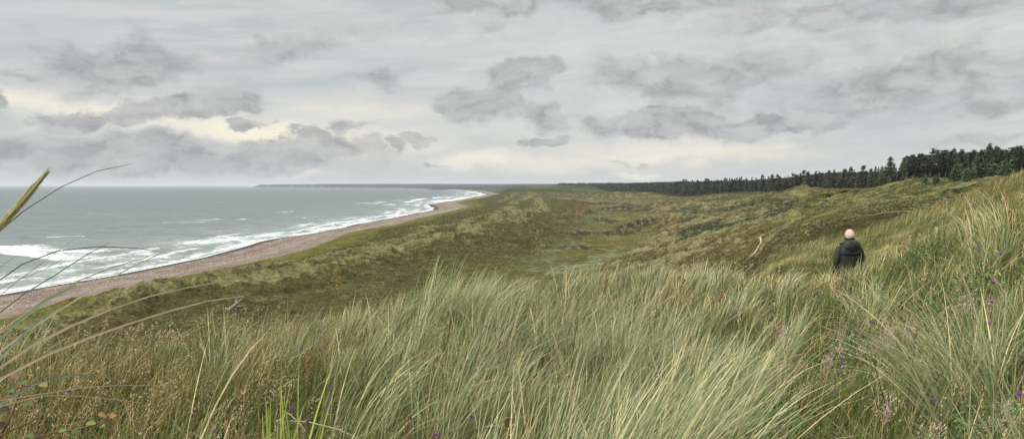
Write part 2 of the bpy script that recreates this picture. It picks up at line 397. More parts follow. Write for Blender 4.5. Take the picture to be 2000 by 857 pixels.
def build_ground():
    thf = np.arange(-48, 48.01, .12); thb = np.arange(48 + 3, 360 - 48 - 1, 3.)
    th = np.radians(np.concatenate([thf, thb])); nT = len(th)
    rr = np.concatenate([np.geomspace(.25, 90, 230)[:-1], np.geomspace(90, 1300, 400)[:-1], np.geomspace(1300, 16000, 130), [30000., 60000.]])
    nR = len(rr)
    T, Rr = np.meshgrid(th, rr)            # (nR,nT)
    x = (Rr * np.sin(T)).ravel(); y = (Rr * np.cos(T)).ravel()
    z, c, r, rd, fl = H(x, y, True)
    z = np.where(r > 20000, np.minimum(z, 20), z)
    z = np.maximum(z, -3.0)
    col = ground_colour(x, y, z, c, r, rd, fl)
    bm = 1 - sstep(c, 44, 52)
    V = np.stack([x, y, z], 1)
    i = np.arange(nR - 1)[:, None] * nT; j = np.arange(nT)[None]; j2 = (j + 1) % nT
    Q = np.stack([i + j, i + j2, i + nT + j2, i + nT + j], -1).reshape(-1, 4)
    Q = Q[:, ::-1]
    V0 = np.array([[0, 0, z[:nT].mean()]]); V = np.concatenate([V, V0])
    tri = np.stack([np.full(nT, len(V) - 1), (np.arange(nT) + 1) % nT, np.arange(nT)], 1)
    col = np.concatenate([col, col[:1]]); bm = np.concatenate([bm, [0]])
    cc = np.concatenate([c, [200]])[Q].mean(1); yy = V[Q][:, :, 1].mean(1)
    sel_beach = (cc < 50) & (yy < 9500)
    sel_far = (yy >= 9500)
    sel_main = ~(sel_beach | sel_far)
    for nm, sel, extra in (('dune_ground', sel_main, tri), ('beach', sel_beach & (cc > -60), None), ('far_coast', sel_far, None)):
        q = Q[sel]; fl_ = [q] + ([extra] if extra is not None else [])
        used = np.unique(np.concatenate([f.ravel() for f in fl_])); mp = np.zeros(len(V), dtype=np.int64); mp[used] = np.arange(len(used))
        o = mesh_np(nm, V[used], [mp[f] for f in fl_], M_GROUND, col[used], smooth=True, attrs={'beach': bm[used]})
        tag(o, kind='structure')
build_ground()

# ------------------------------------------------------------------ sea
def build_sea():
    th = np.radians(np.concatenate([np.arange(-52, 6.01, .10), np.arange(9, 360 - 53, 3.)])); nT = len(th)
    rr = np.concatenate([np.geomspace(120, 900, 330)[:-1], np.geomspace(900, 6000, 160)[:-1], np.geomspace(6000, 60000, 40)]); nR = len(rr)
    T, Rr = np.meshgrid(th, rr); x = (Rr * np.sin(T)).ravel(); y = (Rr * np.cos(T)).ravel(); r = Rr.ravel()
    c = -(x - coast(y))          # metres out to sea
    n1 = fbm(y / 60., c / 45., 3); n2 = fbm(y / 18., c / 9. + 4, 3); n3 = fbm(y / 6., c / 2.6, 3)
    foam = np.zeros_like(x); crest = np.zeros_like(x)
    # parallel breakers: each band has a sharp seaward... steep front and a trailing field of broken foam
    bands = [(4, 9, 1.0, 0, .2), (19, 13, .95, 1, .8), (40, 17, .9, 2, 1.0), (66, 15, .6, 3, 1.1)]
    for c0, wd, a, k, hh in bands:
        cw = c0 + (4 + 2.6 * k) * perlin(y / (50 + 15 * k), y * 0 + 2.1 * k) + 2.2 * n2
        on = sstep(perlin(y / (48 + 26 * k), y * 0 + 8.8 + 5 * k) + .42 - .17 * k + .12 * n1, -.08, .22)
        d = c - cw               # positive = seaward of the front
        prof = np.where(d > 0, np.exp(-(d / wd) ** 1.2), np.exp(-(d / 1.6) ** 2))
        foam = np.maximum(foam, a * prof * on * (.80 + .45 * n3 + .25 * n2))
        crest += hh * .8 * np.exp(-(d / 5.) ** 2) * (.35 + .65 * on)
    # distinct breakers seen in the photograph
    for (xa, ya), (xb, yb), wd, a, hh in [((P(-60, 480, 420)[0], 415), (P(240, 500, 400)[0], 365), 26, .92, .9),
                                          ((-310, 415), (-205, 330), 30, .90, .7),
                                          ((P(80, 467, 476)[0], 476), (P(182, 463, 495)[0], 495), 3.2, .95, .9),
                                          ((P(310, 436, 675)[0], 675), (P(420, 433, 700)[0], 702), 4, .9, 1.),
                                          ((P(370, 431, 725)[0], 725), (P(495, 428, 757)[0], 757), 5, 1., 1.),
                                          ((P(140, 420, 862)[0], 862), (P(375, 417, 909)[0], 909), 4, .55, .8),
                                          ((P(545, 415, 943)[0], 943), (P(578, 413, 980)[0], 980), 7, .95, .8),
                                          ((P(700, 385, 2170)[0], 2170), (P(860, 384, 2270)[0], 2270), 12, .8, .8),
                                          ((P(760, 392, 1660)[0], 1660), (P(850, 391, 1720)[0], 1720), 14, .8, .8),
                                          ((P(760, 401, 1280)[0], 1280), (P(800, 400, 1310)[0], 1310), 8, .8, .8),
                                          ((P(590, 427, 768)[0], 768), (P(640, 424, 806)[0], 806), 5, .7, .8),
                                          ((P(600, 452, 555)[0], 555), (P(690, 440, 640)[0], 640), 9, .8, .6),
                                          ((P(410, 466, 480)[0], 480), (P(530, 462, 499)[0], 499), 9, .9, .6)]:
        ax, ay = xb - xa, yb - ya; L = math.hypot(ax, ay); ax /= L; ay /= L
        s = (x - xa) * ax + (y - ya) * ay; d = -(x - xa) * ay + (y - ya) * ax   # d>0: far side (seaward)
        d = d + .07 * L * perlin(s / (.4 * L), s * 0 + xa * .1) + 1.5 * n2
        on = sstep(s, -.06 * L, .08 * L) * (1 - sstep(s, .86 * L, 1.03 * L))
        prof = np.where(d > 0, np.exp(-(d / wd) ** 1.3), np.exp(-(d / 1.4) ** 2))
        foam = np.maximum(foam, a * 1.3 * prof * on * (.9 + .25 * n3)); crest += hh * .9 * np.exp(-(d / 4.5) ** 2) * on
    # fizzing white water between the bars near the shore
    surf = np.exp(-(c / 60.) ** 2) * sstep(fbm(y / 40., c / 18. + 9, 3), .0, .45) * .6
    surf = np.maximum(surf, np.exp(-(c / 90.) ** 2) * (.47 + .5 * n1 + .35 * n2))
    foam = np.maximum(foam, surf)
    # scattered caps offshore
    foam = np.maximum(foam, sstep(fbm(x / 30., y / 9., 3), .28, .56) * sstep(c, 60, 200) * (1 - sstep(r, 1200, 2600)) * .5)
    bay = sstep(y, 1100, 1500) * (1 - sstep(y, 3800, 5200)) * np.exp(-(c / 190.) ** 2)
    foam = np.maximum(foam, bay * sstep(fbm(y / 220., c / 30., 3), -.02, .3))
    foam = np.where(c < .8, 1.0, foam)
    swell = .45 * np.sin((y * .35 + x) / 7. + 2.5 * n1) * sstep(c, 30, 120) * (1 - sstep(r, 700, 1500)) + .12 * fbm(x / 5., y / 5., 2) * sstep(c, 8, 40) * (1 - sstep(r, 500, 1000))
    z = .05 + (crest + swell) * sstep(c, 2, 14) * (1 - sstep(r, 1500, 3500))
    keep = (c > -6)
    V = np.stack([x, y, z], 1)
    i = np.arange(nR - 1)[:, None] * nT; j = np.arange(nT)[None]; j2 = (j + 1) % nT
    Q = np.stack([i + nT + j, i + nT + j2, i + j2, i + j], -1).reshape(-1, 4)
    Q = Q[keep[Q].any(1)]
    used = np.unique(Q); mp = np.zeros(len(V), dtype=np.int64); mp[used] = np.arange(len(used))
    m, t = new_mat('sea water')
    geo = t.node('ShaderNodeNewGeometry').outputs['Position']
    fa = t.node('ShaderNodeAttribute', attribute_name='foam').outputs['Fac']
    shal = t.node('ShaderNodeAttribute', attribute_name='shallow').outputs['Fac']
    st = t.vmath('MULTIPLY', geo, (.45, 1.3, 1))
    w1 = t.noise(st, .10, 6, .68); w2 = t.noise(geo, 1.1, 4, .6); w3 = t.noise(st, .012, 4)
    wf = t.noise(t.vmath('MULTIPLY', geo, (1.0, 1.5, 1)), .30, 7, .74, dist=.9)
    thr = t.math('SUBTRACT', 1.0, fa)
    m_ = t.math('SUBTRACT', wf, t.math('MULTIPLY_ADD', thr, .56, .23))
    fm = t.mapr(m_, -.06, .12)
    wc = t.mix(shal, (.052, .068, .060, 1), (.118, .134, .114, 1))
    wc = t.mix(t.mapr(w3, .35, .65), wc, t.vmath('SCALE', wc, scale=.78)); w4 = t.noise(t.vmath('MULTIPLY', geo, (.5, 1.6, 1)), .09, 6, .75); wc = t.vmath('SCALE', wc, scale=t.mapr(w4, (.38), .62, .40, 2.1, False))  # last streaks paint bright and dark wave faces into the water colour
    hh = t.math('ADD', t.math('MULTIPLY', w1, 2.8), t.math('MULTIPLY', w2, .35))
    hh = t.math('ADD', hh, t.math('MULTIPLY', fm, .12))
    bp = t.node('ShaderNodeBump', ins={'Height': hh, 'Strength': 1.0, 'Distance': 1.0})
    df = t.node('ShaderNodeBsdfDiffuse', ins={'Color': t.mix(fm, wc, (.74, .75, .73, 1))}); gl = t.node('ShaderNodeBsdfGlossy', ins={'Color': (.82, .85, .83, 1), 'Roughness': .30})
    t.l.new(bp.outputs[0], df.inputs['Normal']); t.l.new(bp.outputs[0], gl.inputs['Normal'])
    mxs = t.node('ShaderNodeMixShader'); t.put(mxs.inputs[0], t.mapr(fm, 0, 1, .27, .02)); t.l.new(df.outputs[0], mxs.inputs[1]); t.l.new(gl.outputs[0], mxs.inputs[2])
    out = t.node('ShaderNodeOutputMaterial'); t.l.new(mxs.outputs[0], out.inputs[0])
    o = mesh_np('sea', V[used], mp[Q], m, smooth=True, attrs={'foam': foam[used], 'shallow': (np.exp(-(np.maximum(c, 0) / 110.) ** 1.3))[used]})
    tag(o, kind='structure')
build_sea()

# white stones and foam-bleached cobbles on the beach
def ico_pts():
    t = (1 + 5 ** .5) / 2
    v = np.array([(-1, t, 0), (1, t, 0), (-1, -t, 0), (1, -t, 0), (0, -1, t), (0, 1, t), (0, -1, -t), (0, 1, -t), (t, 0, -1), (t, 0, 1), (-t, 0, -1), (-t, 0, 1)], float)
    f = np.array([(0, 11, 5), (0, 5, 1), (0, 1, 7), (0, 7, 10), (0, 10, 11), (1, 5, 9), (5, 11, 4), (11, 10, 2), (10, 7, 6), (7, 1, 8), (3, 9, 4), (3, 4, 2), (3, 2, 6), (3, 6, 8), (3, 8, 9), (4, 9, 5), (2, 4, 11), (6, 2, 10), (8, 6, 7), (9, 8, 1)])
    return v / np.linalg.norm(v[0]), f
def build_stones():
    n = 7500
    y = rng.uniform(200, 1000, n) ** 1.0; y = 190 + 800 * rng.uniform(0, 1, n) ** 1.7
    cc = np.where(rng.random(n) < .6, rng.normal(20, 9, n), rng.uniform(8, 46, n)); cc = np.clip(cc, 6, 48)
    x = coast(y) + cc; keep = fbm(x / 8., y / 16., 3) + rng.uniform(-.35, .35, n) > .0
    x, y = x[keep], y[keep]; n = len(x); z = H(x, y)
    v, f = ico_pts(); s = rng.uniform(.05, .15, (n, 1, 1)) * np.array([1, 1, .5]) * rng.uniform(.7, 1.3, (n, 1, 3)) * (1 + (y / 700.))[:, None, None]
    V = v[None] * s + np.stack([x, y, z + .04], 1)[:, None]
    Fq = f[None] + (np.arange(n) * 12)[:, None, None]
    col = np.repeat(lerp(C3(.30, .25, .22), C3(.70, .65, .60), rng.random(n) ** 1.5), 12, 0)
    o = mesh_np('beach_stones', V, Fq.reshape(-1, 3), simple_mat('beach stone', None, attr=True, var=.15, scale=3), col)
    tag(o, 'pale stones scattered over the brown shingle beach', 'stones', kind='stuff')
build_stones()

# ------------------------------------------------------------------ sandy paths
M_SAND = simple_mat('path sand', (.46, .38, .29), .95, .2, 1.2, .1, bump=.05)
def ribbon(name, pts, width, lift=.05, mat=None):
    pts = np.array(pts, float); s = np.concatenate([[0], np.cumsum(np.hypot(*np.diff(pts, axis=0).T))])
    q = np.linspace(0, s[-1], max(8, int(s[-1] / .6))); x = np.interp(q, s, pts[:, 0]); y = np.interp(q, s, pts[:, 1])
    k = np.ones(5) / 5; xp = np.pad(x, 2, 'edge'); yp = np.pad(y, 2, 'edge'); x = np.convolve(xp, k, 'valid'); y = np.convolve(yp, k, 'valid')
    tx, ty = np.gradient(x), np.gradient(y); l = np.hypot(tx, ty); nx, ny = ty / l, -tx / l
    w = width * (.55 + .45 * np.abs(fbm(q / 4., q * 0, 2)) + .3 * fbm(q / 1.3, q * 0 + 5, 2))
    w = w * (.25 + .75 * sstep(q, 0, .5 * s[-1])) * (.3 + .7 * (1 - sstep(q, .75 * s[-1], s[-1])))
    rows = []
    for a in (-.5, -.25, 0, .25, .5):
        xx, yy = x + nx * a * w, y + ny * a * w; rows.append(np.stack([xx, yy, H(xx, yy) + (lift + .01 if abs(a) < .4 else -.03)], 1))
    V = np.stack(rows, 1); n, m = V.shape[:2]
    i = np.arange(n - 1)[:, None] * m; j = np.arange(m - 1)[None]
    Q = np.stack([i + j, i + j + 1, i + m + j + 1, i + m + j], -1).reshape(-1, 4)
    return tag(mesh_np(name, V, Q, mat or M_SAND, smooth=True), kind='structure')

# ------------------------------------------------------------------ grass blades
def blades(P0, L, az, tilt, bend, width, K=4, wa=None, pw=1.5):
    n = len(P0); t = np.linspace(0, 1, K + 1)
    tm = (t[1:] + t[:-1]) / 2
    phi = tilt[:, None] + bend[:, None] * tm[None] ** pw
    ds = (L / K)[:, None]
    hor = np.concatenate([np.zeros((n, 1)), np.cumsum(ds * np.sin(phi), 1)], 1); ver = np.concatenate([np.zeros((n, 1)), np.cumsum(ds * np.cos(phi), 1)], 1)
    dx, dy = np.cos(az), np.sin(az)
    S = P0[:, None, :] + np.stack([hor * dx[:, None], hor * dy[:, None], ver], -1)
    if wa is None: wa = rng.uniform(-.9, .9, n)
    phe = np.concatenate([phi[:, :1], (phi[:, 1:] + phi[:, :-1]) / 2, phi[:, -1:]], 1)
    side = np.stack([-dy, dx, 0 * dx], -1)[:, None, :]
    nor = np.stack([np.cos(phe) * dx[:, None], np.cos(phe) * dy[:, None], -np.sin(phe)], -1)
    W = side * np.cos(wa)[:, None, None] + nor * np.sin(wa)[:, None, None]
    prof = (1 - t) ** .55 * (.75 + .25 * np.minimum(1, t * 6)); prof[-1] = .06
    W = W * (width[:, None] * .5 * prof[None])[..., None]
    V = np.stack([S - W, S + W], 2).reshape(n, -1, 3)      # (n, 2(K+1), 3)
    k = np.arange(K); q = np.stack([2 * k, 2 * k + 1, 2 * k + 3, 2 * k + 2], 1)
    Q = (q[None] + (np.arange(n) * 2 * (K + 1))[:, None, None]).reshape(-1, 4)
    return V, Q, S, t

def blade_material(name, trans=.35, rough=.55, spec=.14):
    m, t = new_mat(name)
    base = t.node('ShaderNodeAttribute', attribute_name='Col').outputs['Color']
    geo = t.node('ShaderNodeNewGeometry').outputs['Position']
    nz = t.noise(geo, 35., 2); base = t.vmath('SCALE', base, scale=t.mapr(nz, .3, .7, .85, 1.15, False))
    b = t.node('ShaderNodeBsdfPrincipled'); t.put(b.inputs['Base Color'], base)
    b.inputs['Roughness'].default_value = rough; b.inputs['Specular IOR Level'].default_value = spec
    tr = t.node('ShaderNodeBsdfTranslucent'); t.put(tr.inputs[0], base)
    mx = t.node('ShaderNodeMixShader'); mx.inputs[0].default_value = trans
    t.l.new(b.outputs[0], mx.inputs[1]); t.l.new(tr.outputs[0], mx.inputs[2])
    out = t.node('ShaderNodeOutputMaterial'); t.l.new(mx.outputs[0], out.inputs[0]); return m
M_BLADE = blade_material('grass blade', .22)
M_SEED = blade_material('seed head', .2, .8, .1)

PAL_MARRAM = np.array([(.255, .285, .135), (.37, .39, .215), (.19, .235, .095), (.50, .47, .28), (.72, .59, .33), (.125, .165, .055)])
PAL_FINE = np.array([(.105, .145, .030), (.175, .205, .048), (.050, .075, .017), (.40, .30, .12), (.66, .50, .25), (.235, .225, .065)])
PAL_DRY = np.array([(.50, .40, .23), (.42, .31, .17), (.55, .46, .28), (.33, .23, .13)])
def pick(pal, w, n):
    i = rng.choice(len(pal), n, p=np.array(w) / sum(w)); return pal[i] * rng.uniform(.82, 1.18, (n, 1))
def grad_cols(c, K, basec=(.36, .31, .17), tip=(.42, .36, .2), bf=.5, tf=.35):
    """straw-coloured sheath at the foot and dried tip; c (n,3) -> (n,2(K+1),3)"""
    t = np.repeat(np.linspace(0, 1, K + 1), 2)
    n = len(c); bfv = rng.uniform(0, bf, (n, 1, 1)); tfv = rng.uniform(0, tf, (n, 1, 1)) * (rng.random((n, 1, 1)) < .6)
    wb = np.clip(1 - t / .3, 0, 1)[None, :, None] * bfv; wt = np.clip((t - .7) / .3, 0, 1)[None, :, None] * tfv
    C = np.repeat(c[:, None], len(t), 1); C = C * (1 - wb) + np.array(basec) * wb; C = C * (1 - wt) + np.array(tip) * wt
    return C

class Batch:
    def __init__(s): s.V = []; s.Q = []; s.C = []; s.n = 0
    def add(s, V, Q, C):
        V = V.reshape(-1, 3); s.V.append(V); s.Q.append(Q + s.n); s.C.append(np.asarray(C).reshape(-1, 3)); s.n += len(V)
    def build(s, name, mat, parent=None, origin=None, link=True):
        V = np.concatenate(s.V)
        if origin is not None: V = V - np.asarray(origin)
        qs = {}
        for q in s.Q: qs.setdefault(q.shape[1], []).append(q)
        return mesh_np(name, V, [np.concatenate(v) for v in qs.values()], mat, np.concatenate(s.C), parent, link=link)

WIND = 0.12      # radians from +x: wind blows to the right and slightly away
def sector(n, d0, d1, u0=-.86, u1=.98, power=1.0):
    """points with depth d0..d1; power 1 -> uniform per area, 0 -> uniform in depth"""
    q = rng.random(n)
    if power == 1: d = np.sqrt(d0 * d0 + q * (d1 * d1 - d0 * d0))
    elif power == 0: d = d0 + q * (d1 - d0)
    else: d = d0 * (d1 / d0) ** q
    u = rng.uniform(u0, u1, n); return u * d, d

def crest_d(x, y):
    """roughly how far the near shoulder of the dune reaches in this direction"""
    px = 1000 + F * x / np.maximum(y, .1)
    return np.interp(px, [-400, 0, 200, 400, 600, 850, 1150, 1500, 1640, 1850, 2000, 2600], [5.5, 6.5, 7, 7.6, 8.6, 9.6, 11.6, 12.8, 13, 15, 16, 16])

PATCH = [ground_hit(a, b, .2)[:2] for a, b in ((1655, 690), (1880, 575), (1790, 500))]
def near_patch(x, y, rad):
    m = np.zeros(len(x), bool)
    for p in PATCH:      # the patch itself and the low turf just on the near side of it
        dd = p / np.hypot(*p); s_ = (x - p[0]) * dd[0] + (y - p[1]) * dd[1]; l_ = np.abs((x - p[0]) * dd[1] - (y - p[1]) * dd[0]); m |= (l_ < rad) & (s_ > -1.5 * rad - .5) & (s_ < rad)
    return m
def build_near_grass():
    # 1. fine meadow grass, tangled
    B = Batch()
    for n, d0, d1, pw, wk in ((52000, 1.1, 5, 1, 1.0), (85000, 4.5, 16, .5, 1.6)):
        x, y = sector(n, d0, d1, power=pw); k = y < crest_d(x, y) + 2.5
        x, y = x[k], y[k]; n = len(x); z = H(x, y)
        zn = fbm(x / 1.2, y / 1.2, 3)
        L = (.18 + .28 * rng.random(n) ** 1.3) * (1 + .45 * zn)
        ppx = 1000 + F * x / y; L = L * (1 - .38 * np.exp(-((ppx - 1635) / 120.) ** 2) * sstep(y, 7, 9.5))
        L = np.where(near_patch(x, y, .38), L * .6, L)
        az = WIND + rng.normal(0, .95, n) + 1.1 * fbm(x / 1.6, y / 1.6, 2)
        tilt = np.abs(rng.normal(.18, .24, n)); bend = rng.uniform(.1, 1.4, n)
        d = np.hypot(x, y); w = rng.uniform(.0026, .0062, n) * np.maximum(1, d / 4.5)
        V, Q, S, t = blades(np.stack([x, y, z - .01], 1), L, az, tilt, bend, w, 3)
        green = sstep(fbm(x / 2.3 + 4, y / 2.3, 2), -.25, .3)
        side = sstep(x / y, .30, .42) * (1 - sstep(y, 8, 11)) * 2.5
        c1 = pick(PAL_FINE, (5, 4, 5, 1.2, 1.0, 1.5), n); c2 = pick(PAL_FINE, (2, 3, 1.5, 3.5, 3.5, 2), n)
        pg = np.clip(green + .25 * side, 0, 1)
        c = np.where((rng.random(n) < pg)[:, None], c1, c2) * (1 + .45 * fbm(x / .8, y / .8 + 50, 2))[:, None]
        B.add(V, Q, grad_cols(c, 3))
    n = 26000; x, y = sector(n, 1.2, 15, power=.5); k = y < crest_d(x, y) + 1.5; x, y = x[k], y[k]; n = len(x)
    V, Q, S, t = blades(np.stack([x, y, H(x, y) + rng.uniform(0, .12, n)], 1), rng.uniform(.10, .34, n), rng.uniform(0, 6.28, n), rng.uniform(.7, 1.5, n), rng.uniform(-.5, .6, n), rng.uniform(.003, .007, n) * np.maximum(1, np.hypot(x, y) / 5), 3)
    B.add(V, Q, grad_cols(pick(np.array([(.40, .31, .16), (.28, .20, .10), (.52, .42, .24), (.20, .15, .08)]), (3, 3, 2, 2), n), 3))
    # the same sward carried on to the sides of the view
    n = 62000; x = rng.uniform(-9, 20, n); y = rng.uniform(-4, 17, n); u = x / np.maximum(y, .05)
    k = ((u < -.84) | (u > .96) | (y < 1.15)) & (np.hypot(x, y) > .9) & (y < 16.5); x, y = x[k], y[k]; n = len(x); zn = fbm(x / 1.3, y / 1.3, 3)
    V, Q, S, t = blades(np.stack([x, y, H(x, y) - .01], 1), rng.uniform(.25, .6, n) * (1 + .5 * zn), WIND + rng.normal(0, .6, n), np.abs(rng.normal(.2, .22, n)), rng.uniform(.1, 1.3, n), rng.uniform(.006, .014, n), 4)
    B.add(V, Q, grad_cols(np.where((zn + rng.normal(0, .15, n) > 0)[:, None], pick(PAL_MARRAM, (4, 4, 3, 2, 2, 2), n), pick(PAL_FINE, (3, 4, 2, 2, 2, 3), n)), 4))
    tag(B.build('meadow_grass', M_BLADE), 'tangled green and straw fine grass covering the near dune shoulder', 'grass', kind='stuff')
    # 2. long marram blades in tussocks
    B = Batch(); nt = 900
    x, y = sector(nt * 3, 1.9, 15.5, power=.5)
    px = 1000 + F * x / y
    zone = fbm(x / 2.2 + 9, y / 2.2, 3)
    want = .12 + .85 * np.exp(-((px - 1130) / 330.) ** 2) * sstep(y, 3.0, 7) + .5 * np.exp(-((px - 1250) / 200.) ** 2) * (1 - sstep(y, 2.5, 5)) \
        + .25 * np.exp(-((px - 1880) / 150.) ** 2) + .25 * sstep(y, 8, 11) - .10 * np.exp(-((px - 150) / 300.) ** 2)
    want = want * (1 - .8 * np.exp(-((px - 1640) / 150.) ** 2) * (1 - sstep(y, 9, 11)))
    k = (rng.random(len(x)) < np.clip(want + .45 * zone, 0, 1)) & (y < crest_d(x, y) + 1.5)
    k &= ~near_patch(x, y, .5)
    k &= ~((np.abs(px - 1660) < 45) & (y > 9.8) & (y < 14))
    x, y = x[k][:nt], y[k][:nt]; px = 1000 + F * x / y
    cnt = rng.integers(26, 100, len(x)); cnt = np.where(y < 3.2, cnt // 2, cnt)
    idx = np.repeat(np.arange(len(x)), cnt); n = len(idx)
    rad = rng.uniform(.04, .15, len(x))[idx] * np.sqrt(rng.random(n)); an = rng.uniform(0, 2 * np.pi, n)
    bx, by = x[idx] + rad * np.cos(an), y[idx] + rad * np.sin(an); bz = H(bx, by)
    Ls = rng.uniform(.42, .74, len(x))
    Ls = Ls * np.where((y > 7) , .82, 1) * np.where(np.abs(1000 + F * x / y - 870) < 90, 1.22, 1)
    L = Ls[idx] * rng.uniform(.5, 1.15, n); L = L * (1 - .22 * sstep(px[idx], 1680, 1800) * sstep(by, 6, 9)) * (1 - .34 * np.exp(-((px[idx] - 1630) / 120.) ** 2) * sstep(by, 7, 9.5))
    waz = WIND + rng.normal(0, .6, len(x)) + .9 * sstep(x / y, .45, .65) * rng.choice([0, 1.8], len(x))
    ux = np.cos(waz[idx]) * 1.0 + .75 * np.cos(an) * rad / .12 + rng.normal(0, .45, n); uy = np.sin(waz[idx]) + .75 * np.sin(an) * rad / .10 + rng.normal(0, .45, n)
    az = np.arctan2(uy, ux); tilt = .04 + .34 * rad / .15 + np.abs(rng.normal(0, .15, n)); bend = rng.uniform(.0, 1.35, n) * rng.uniform(.5, 1.1, len(x))[idx]
    d = np.hypot(bx, by); w = rng.uniform(.0035, .0125, n) * np.maximum(1, d / 7.5); kk = rng.random(n) < .12; tilt = np.where(kk, rng.uniform(.6, 1.3, n), tilt); bend = np.where(kk, rng.uniform(.8, 2.0, n), bend); az = np.where(kk, rng.uniform(0, 6.28, n), az)
    V, Q, S, t = blades(np.stack([bx, by, bz - .02], 1), L, az, tilt, bend, w, 5)
    c = pick(PAL_MARRAM, (4, 4, 3, 2.2, 2.6, 2), n); c = c * (rng.uniform(.62, 1.2, (len(x), 1)) * (1 - .22 * sstep(px, 1650, 1800))[:, None] * np.where(sstep(px, 1600, 1800)[:, None] > .5, np.array([[.92, 1, .82]]), np.ones((1, 3))))[idx]
    B.add(V, Q, grad_cols(c, 5, bf=.8, tf=.6))
    tag(B.build('marram_grass', M_BLADE), 'long grey-green marram blades bending in the wind over the dune shoulder', 'grass', kind='stuff')
    # 3. dry flowering heads among the grass
    B = Batch(); n = 6500
    x, y = sector(n, 1.6, 15, power=.5); px = 1000 + F * x / y
    z1 = fbm(x / 1.5 + 31, y / 1.5, 3)
    want = .12 + .55 * (1 - sstep(px, 250, 750)) * sstep(y, 2.5, 4) + .22 * sstep(px, 1500, 1750) * (1 - sstep(px, 1850, 1950)) + .8 * z1 - 1.2 * np.exp(-((px - 1655) / 75.) ** 2) * sstep(y, 7, 8.5)
    k = (rng.random(n) < want) & (y < crest_d(x, y) + .8); x, y = x[k], y[k]; px = px[k]; n = len(x)
    panicles(B, x, y, H(x, y), rng.uniform(.36, .60, n), pick(PAL_DRY * 1.15, (4, 3, 3, 2), n) * .85, m=16, sz=1.2)
    tag(B.build('dry_flowering_grass', M_SEED), 'straw coloured seeding grass heads over the near dune', 'grass', kind='stuff')

def panicles(B, x, y, z, L, col, headlen=.28, m=16, spread=.010, az=None, sz=1.0, straight=False):
    n = len(x); d = np.hypot(x, y)
    az = WIND + rng.normal(0, .7, n) if az is None else az
    tilt = np.abs(rng.normal(.16, .14, n)); bend = rng.uniform(.3, 1.1, n) * (.35 if straight else 1)
    K = 6
    V, Q, S, t = blades(np.stack([x, y, z], 1), L, az, tilt, bend, .0018 * np.maximum(1, d / 4) * np.ones(n), K, pw=1.8)
    B.add(V, Q, np.repeat((col * .85)[:, None], 2 * (K + 1), 1))
    tt = 1 - headlen * rng.random((n, m)); f = tt * K; i0 = np.clip(f.astype(int), 0, K - 1); fr = (f - i0)[..., None]
    ii = np.arange(n)[:, None]
    c = S[ii, i0] * (1 - fr) + S[ii, i0 + 1] * fr
    ax = S[:, -1] - S[:, -3]; ax /= np.linalg.norm(ax, axis=1)[:, None]
    taper = (.35 + 1.0 * np.sin(np.pi * np.clip((1 - tt) / headlen, 0.05, 1)) ** .6)[..., None]
    off = rng.normal(0, 1, (n, m, 3)) * spread * taper * sz; c = c + off
    dirv = ax[:, None] + rng.normal(0, .45, (n, m, 3)) + off / (spread * sz) * .25; dirv /= np.linalg.norm(dirv, axis=2)[..., None]
    sd = np.cross(dirv, rng.normal(0, 1, (n, m, 3))); sd /= np.linalg.norm(sd, axis=2)[..., None]
    sc = (np.maximum(1, d / 5.))[:, None, None] * sz
    l = rng.uniform(.005, .009, (n, m, 1)) * sc; w = rng.uniform(.0016, .0028, (n, m, 1)) * sc
    Vq = np.stack([c - dirv * l, c + sd * w, c + dirv * l, c - sd * w], 2)
    Qq = np.arange(n * m * 4).reshape(-1, 4)
    B.add(Vq, Qq, np.repeat((col[:, None] * rng.uniform(.8, 1.25, (n, m, 1)))[:, :, None], 4, 2))

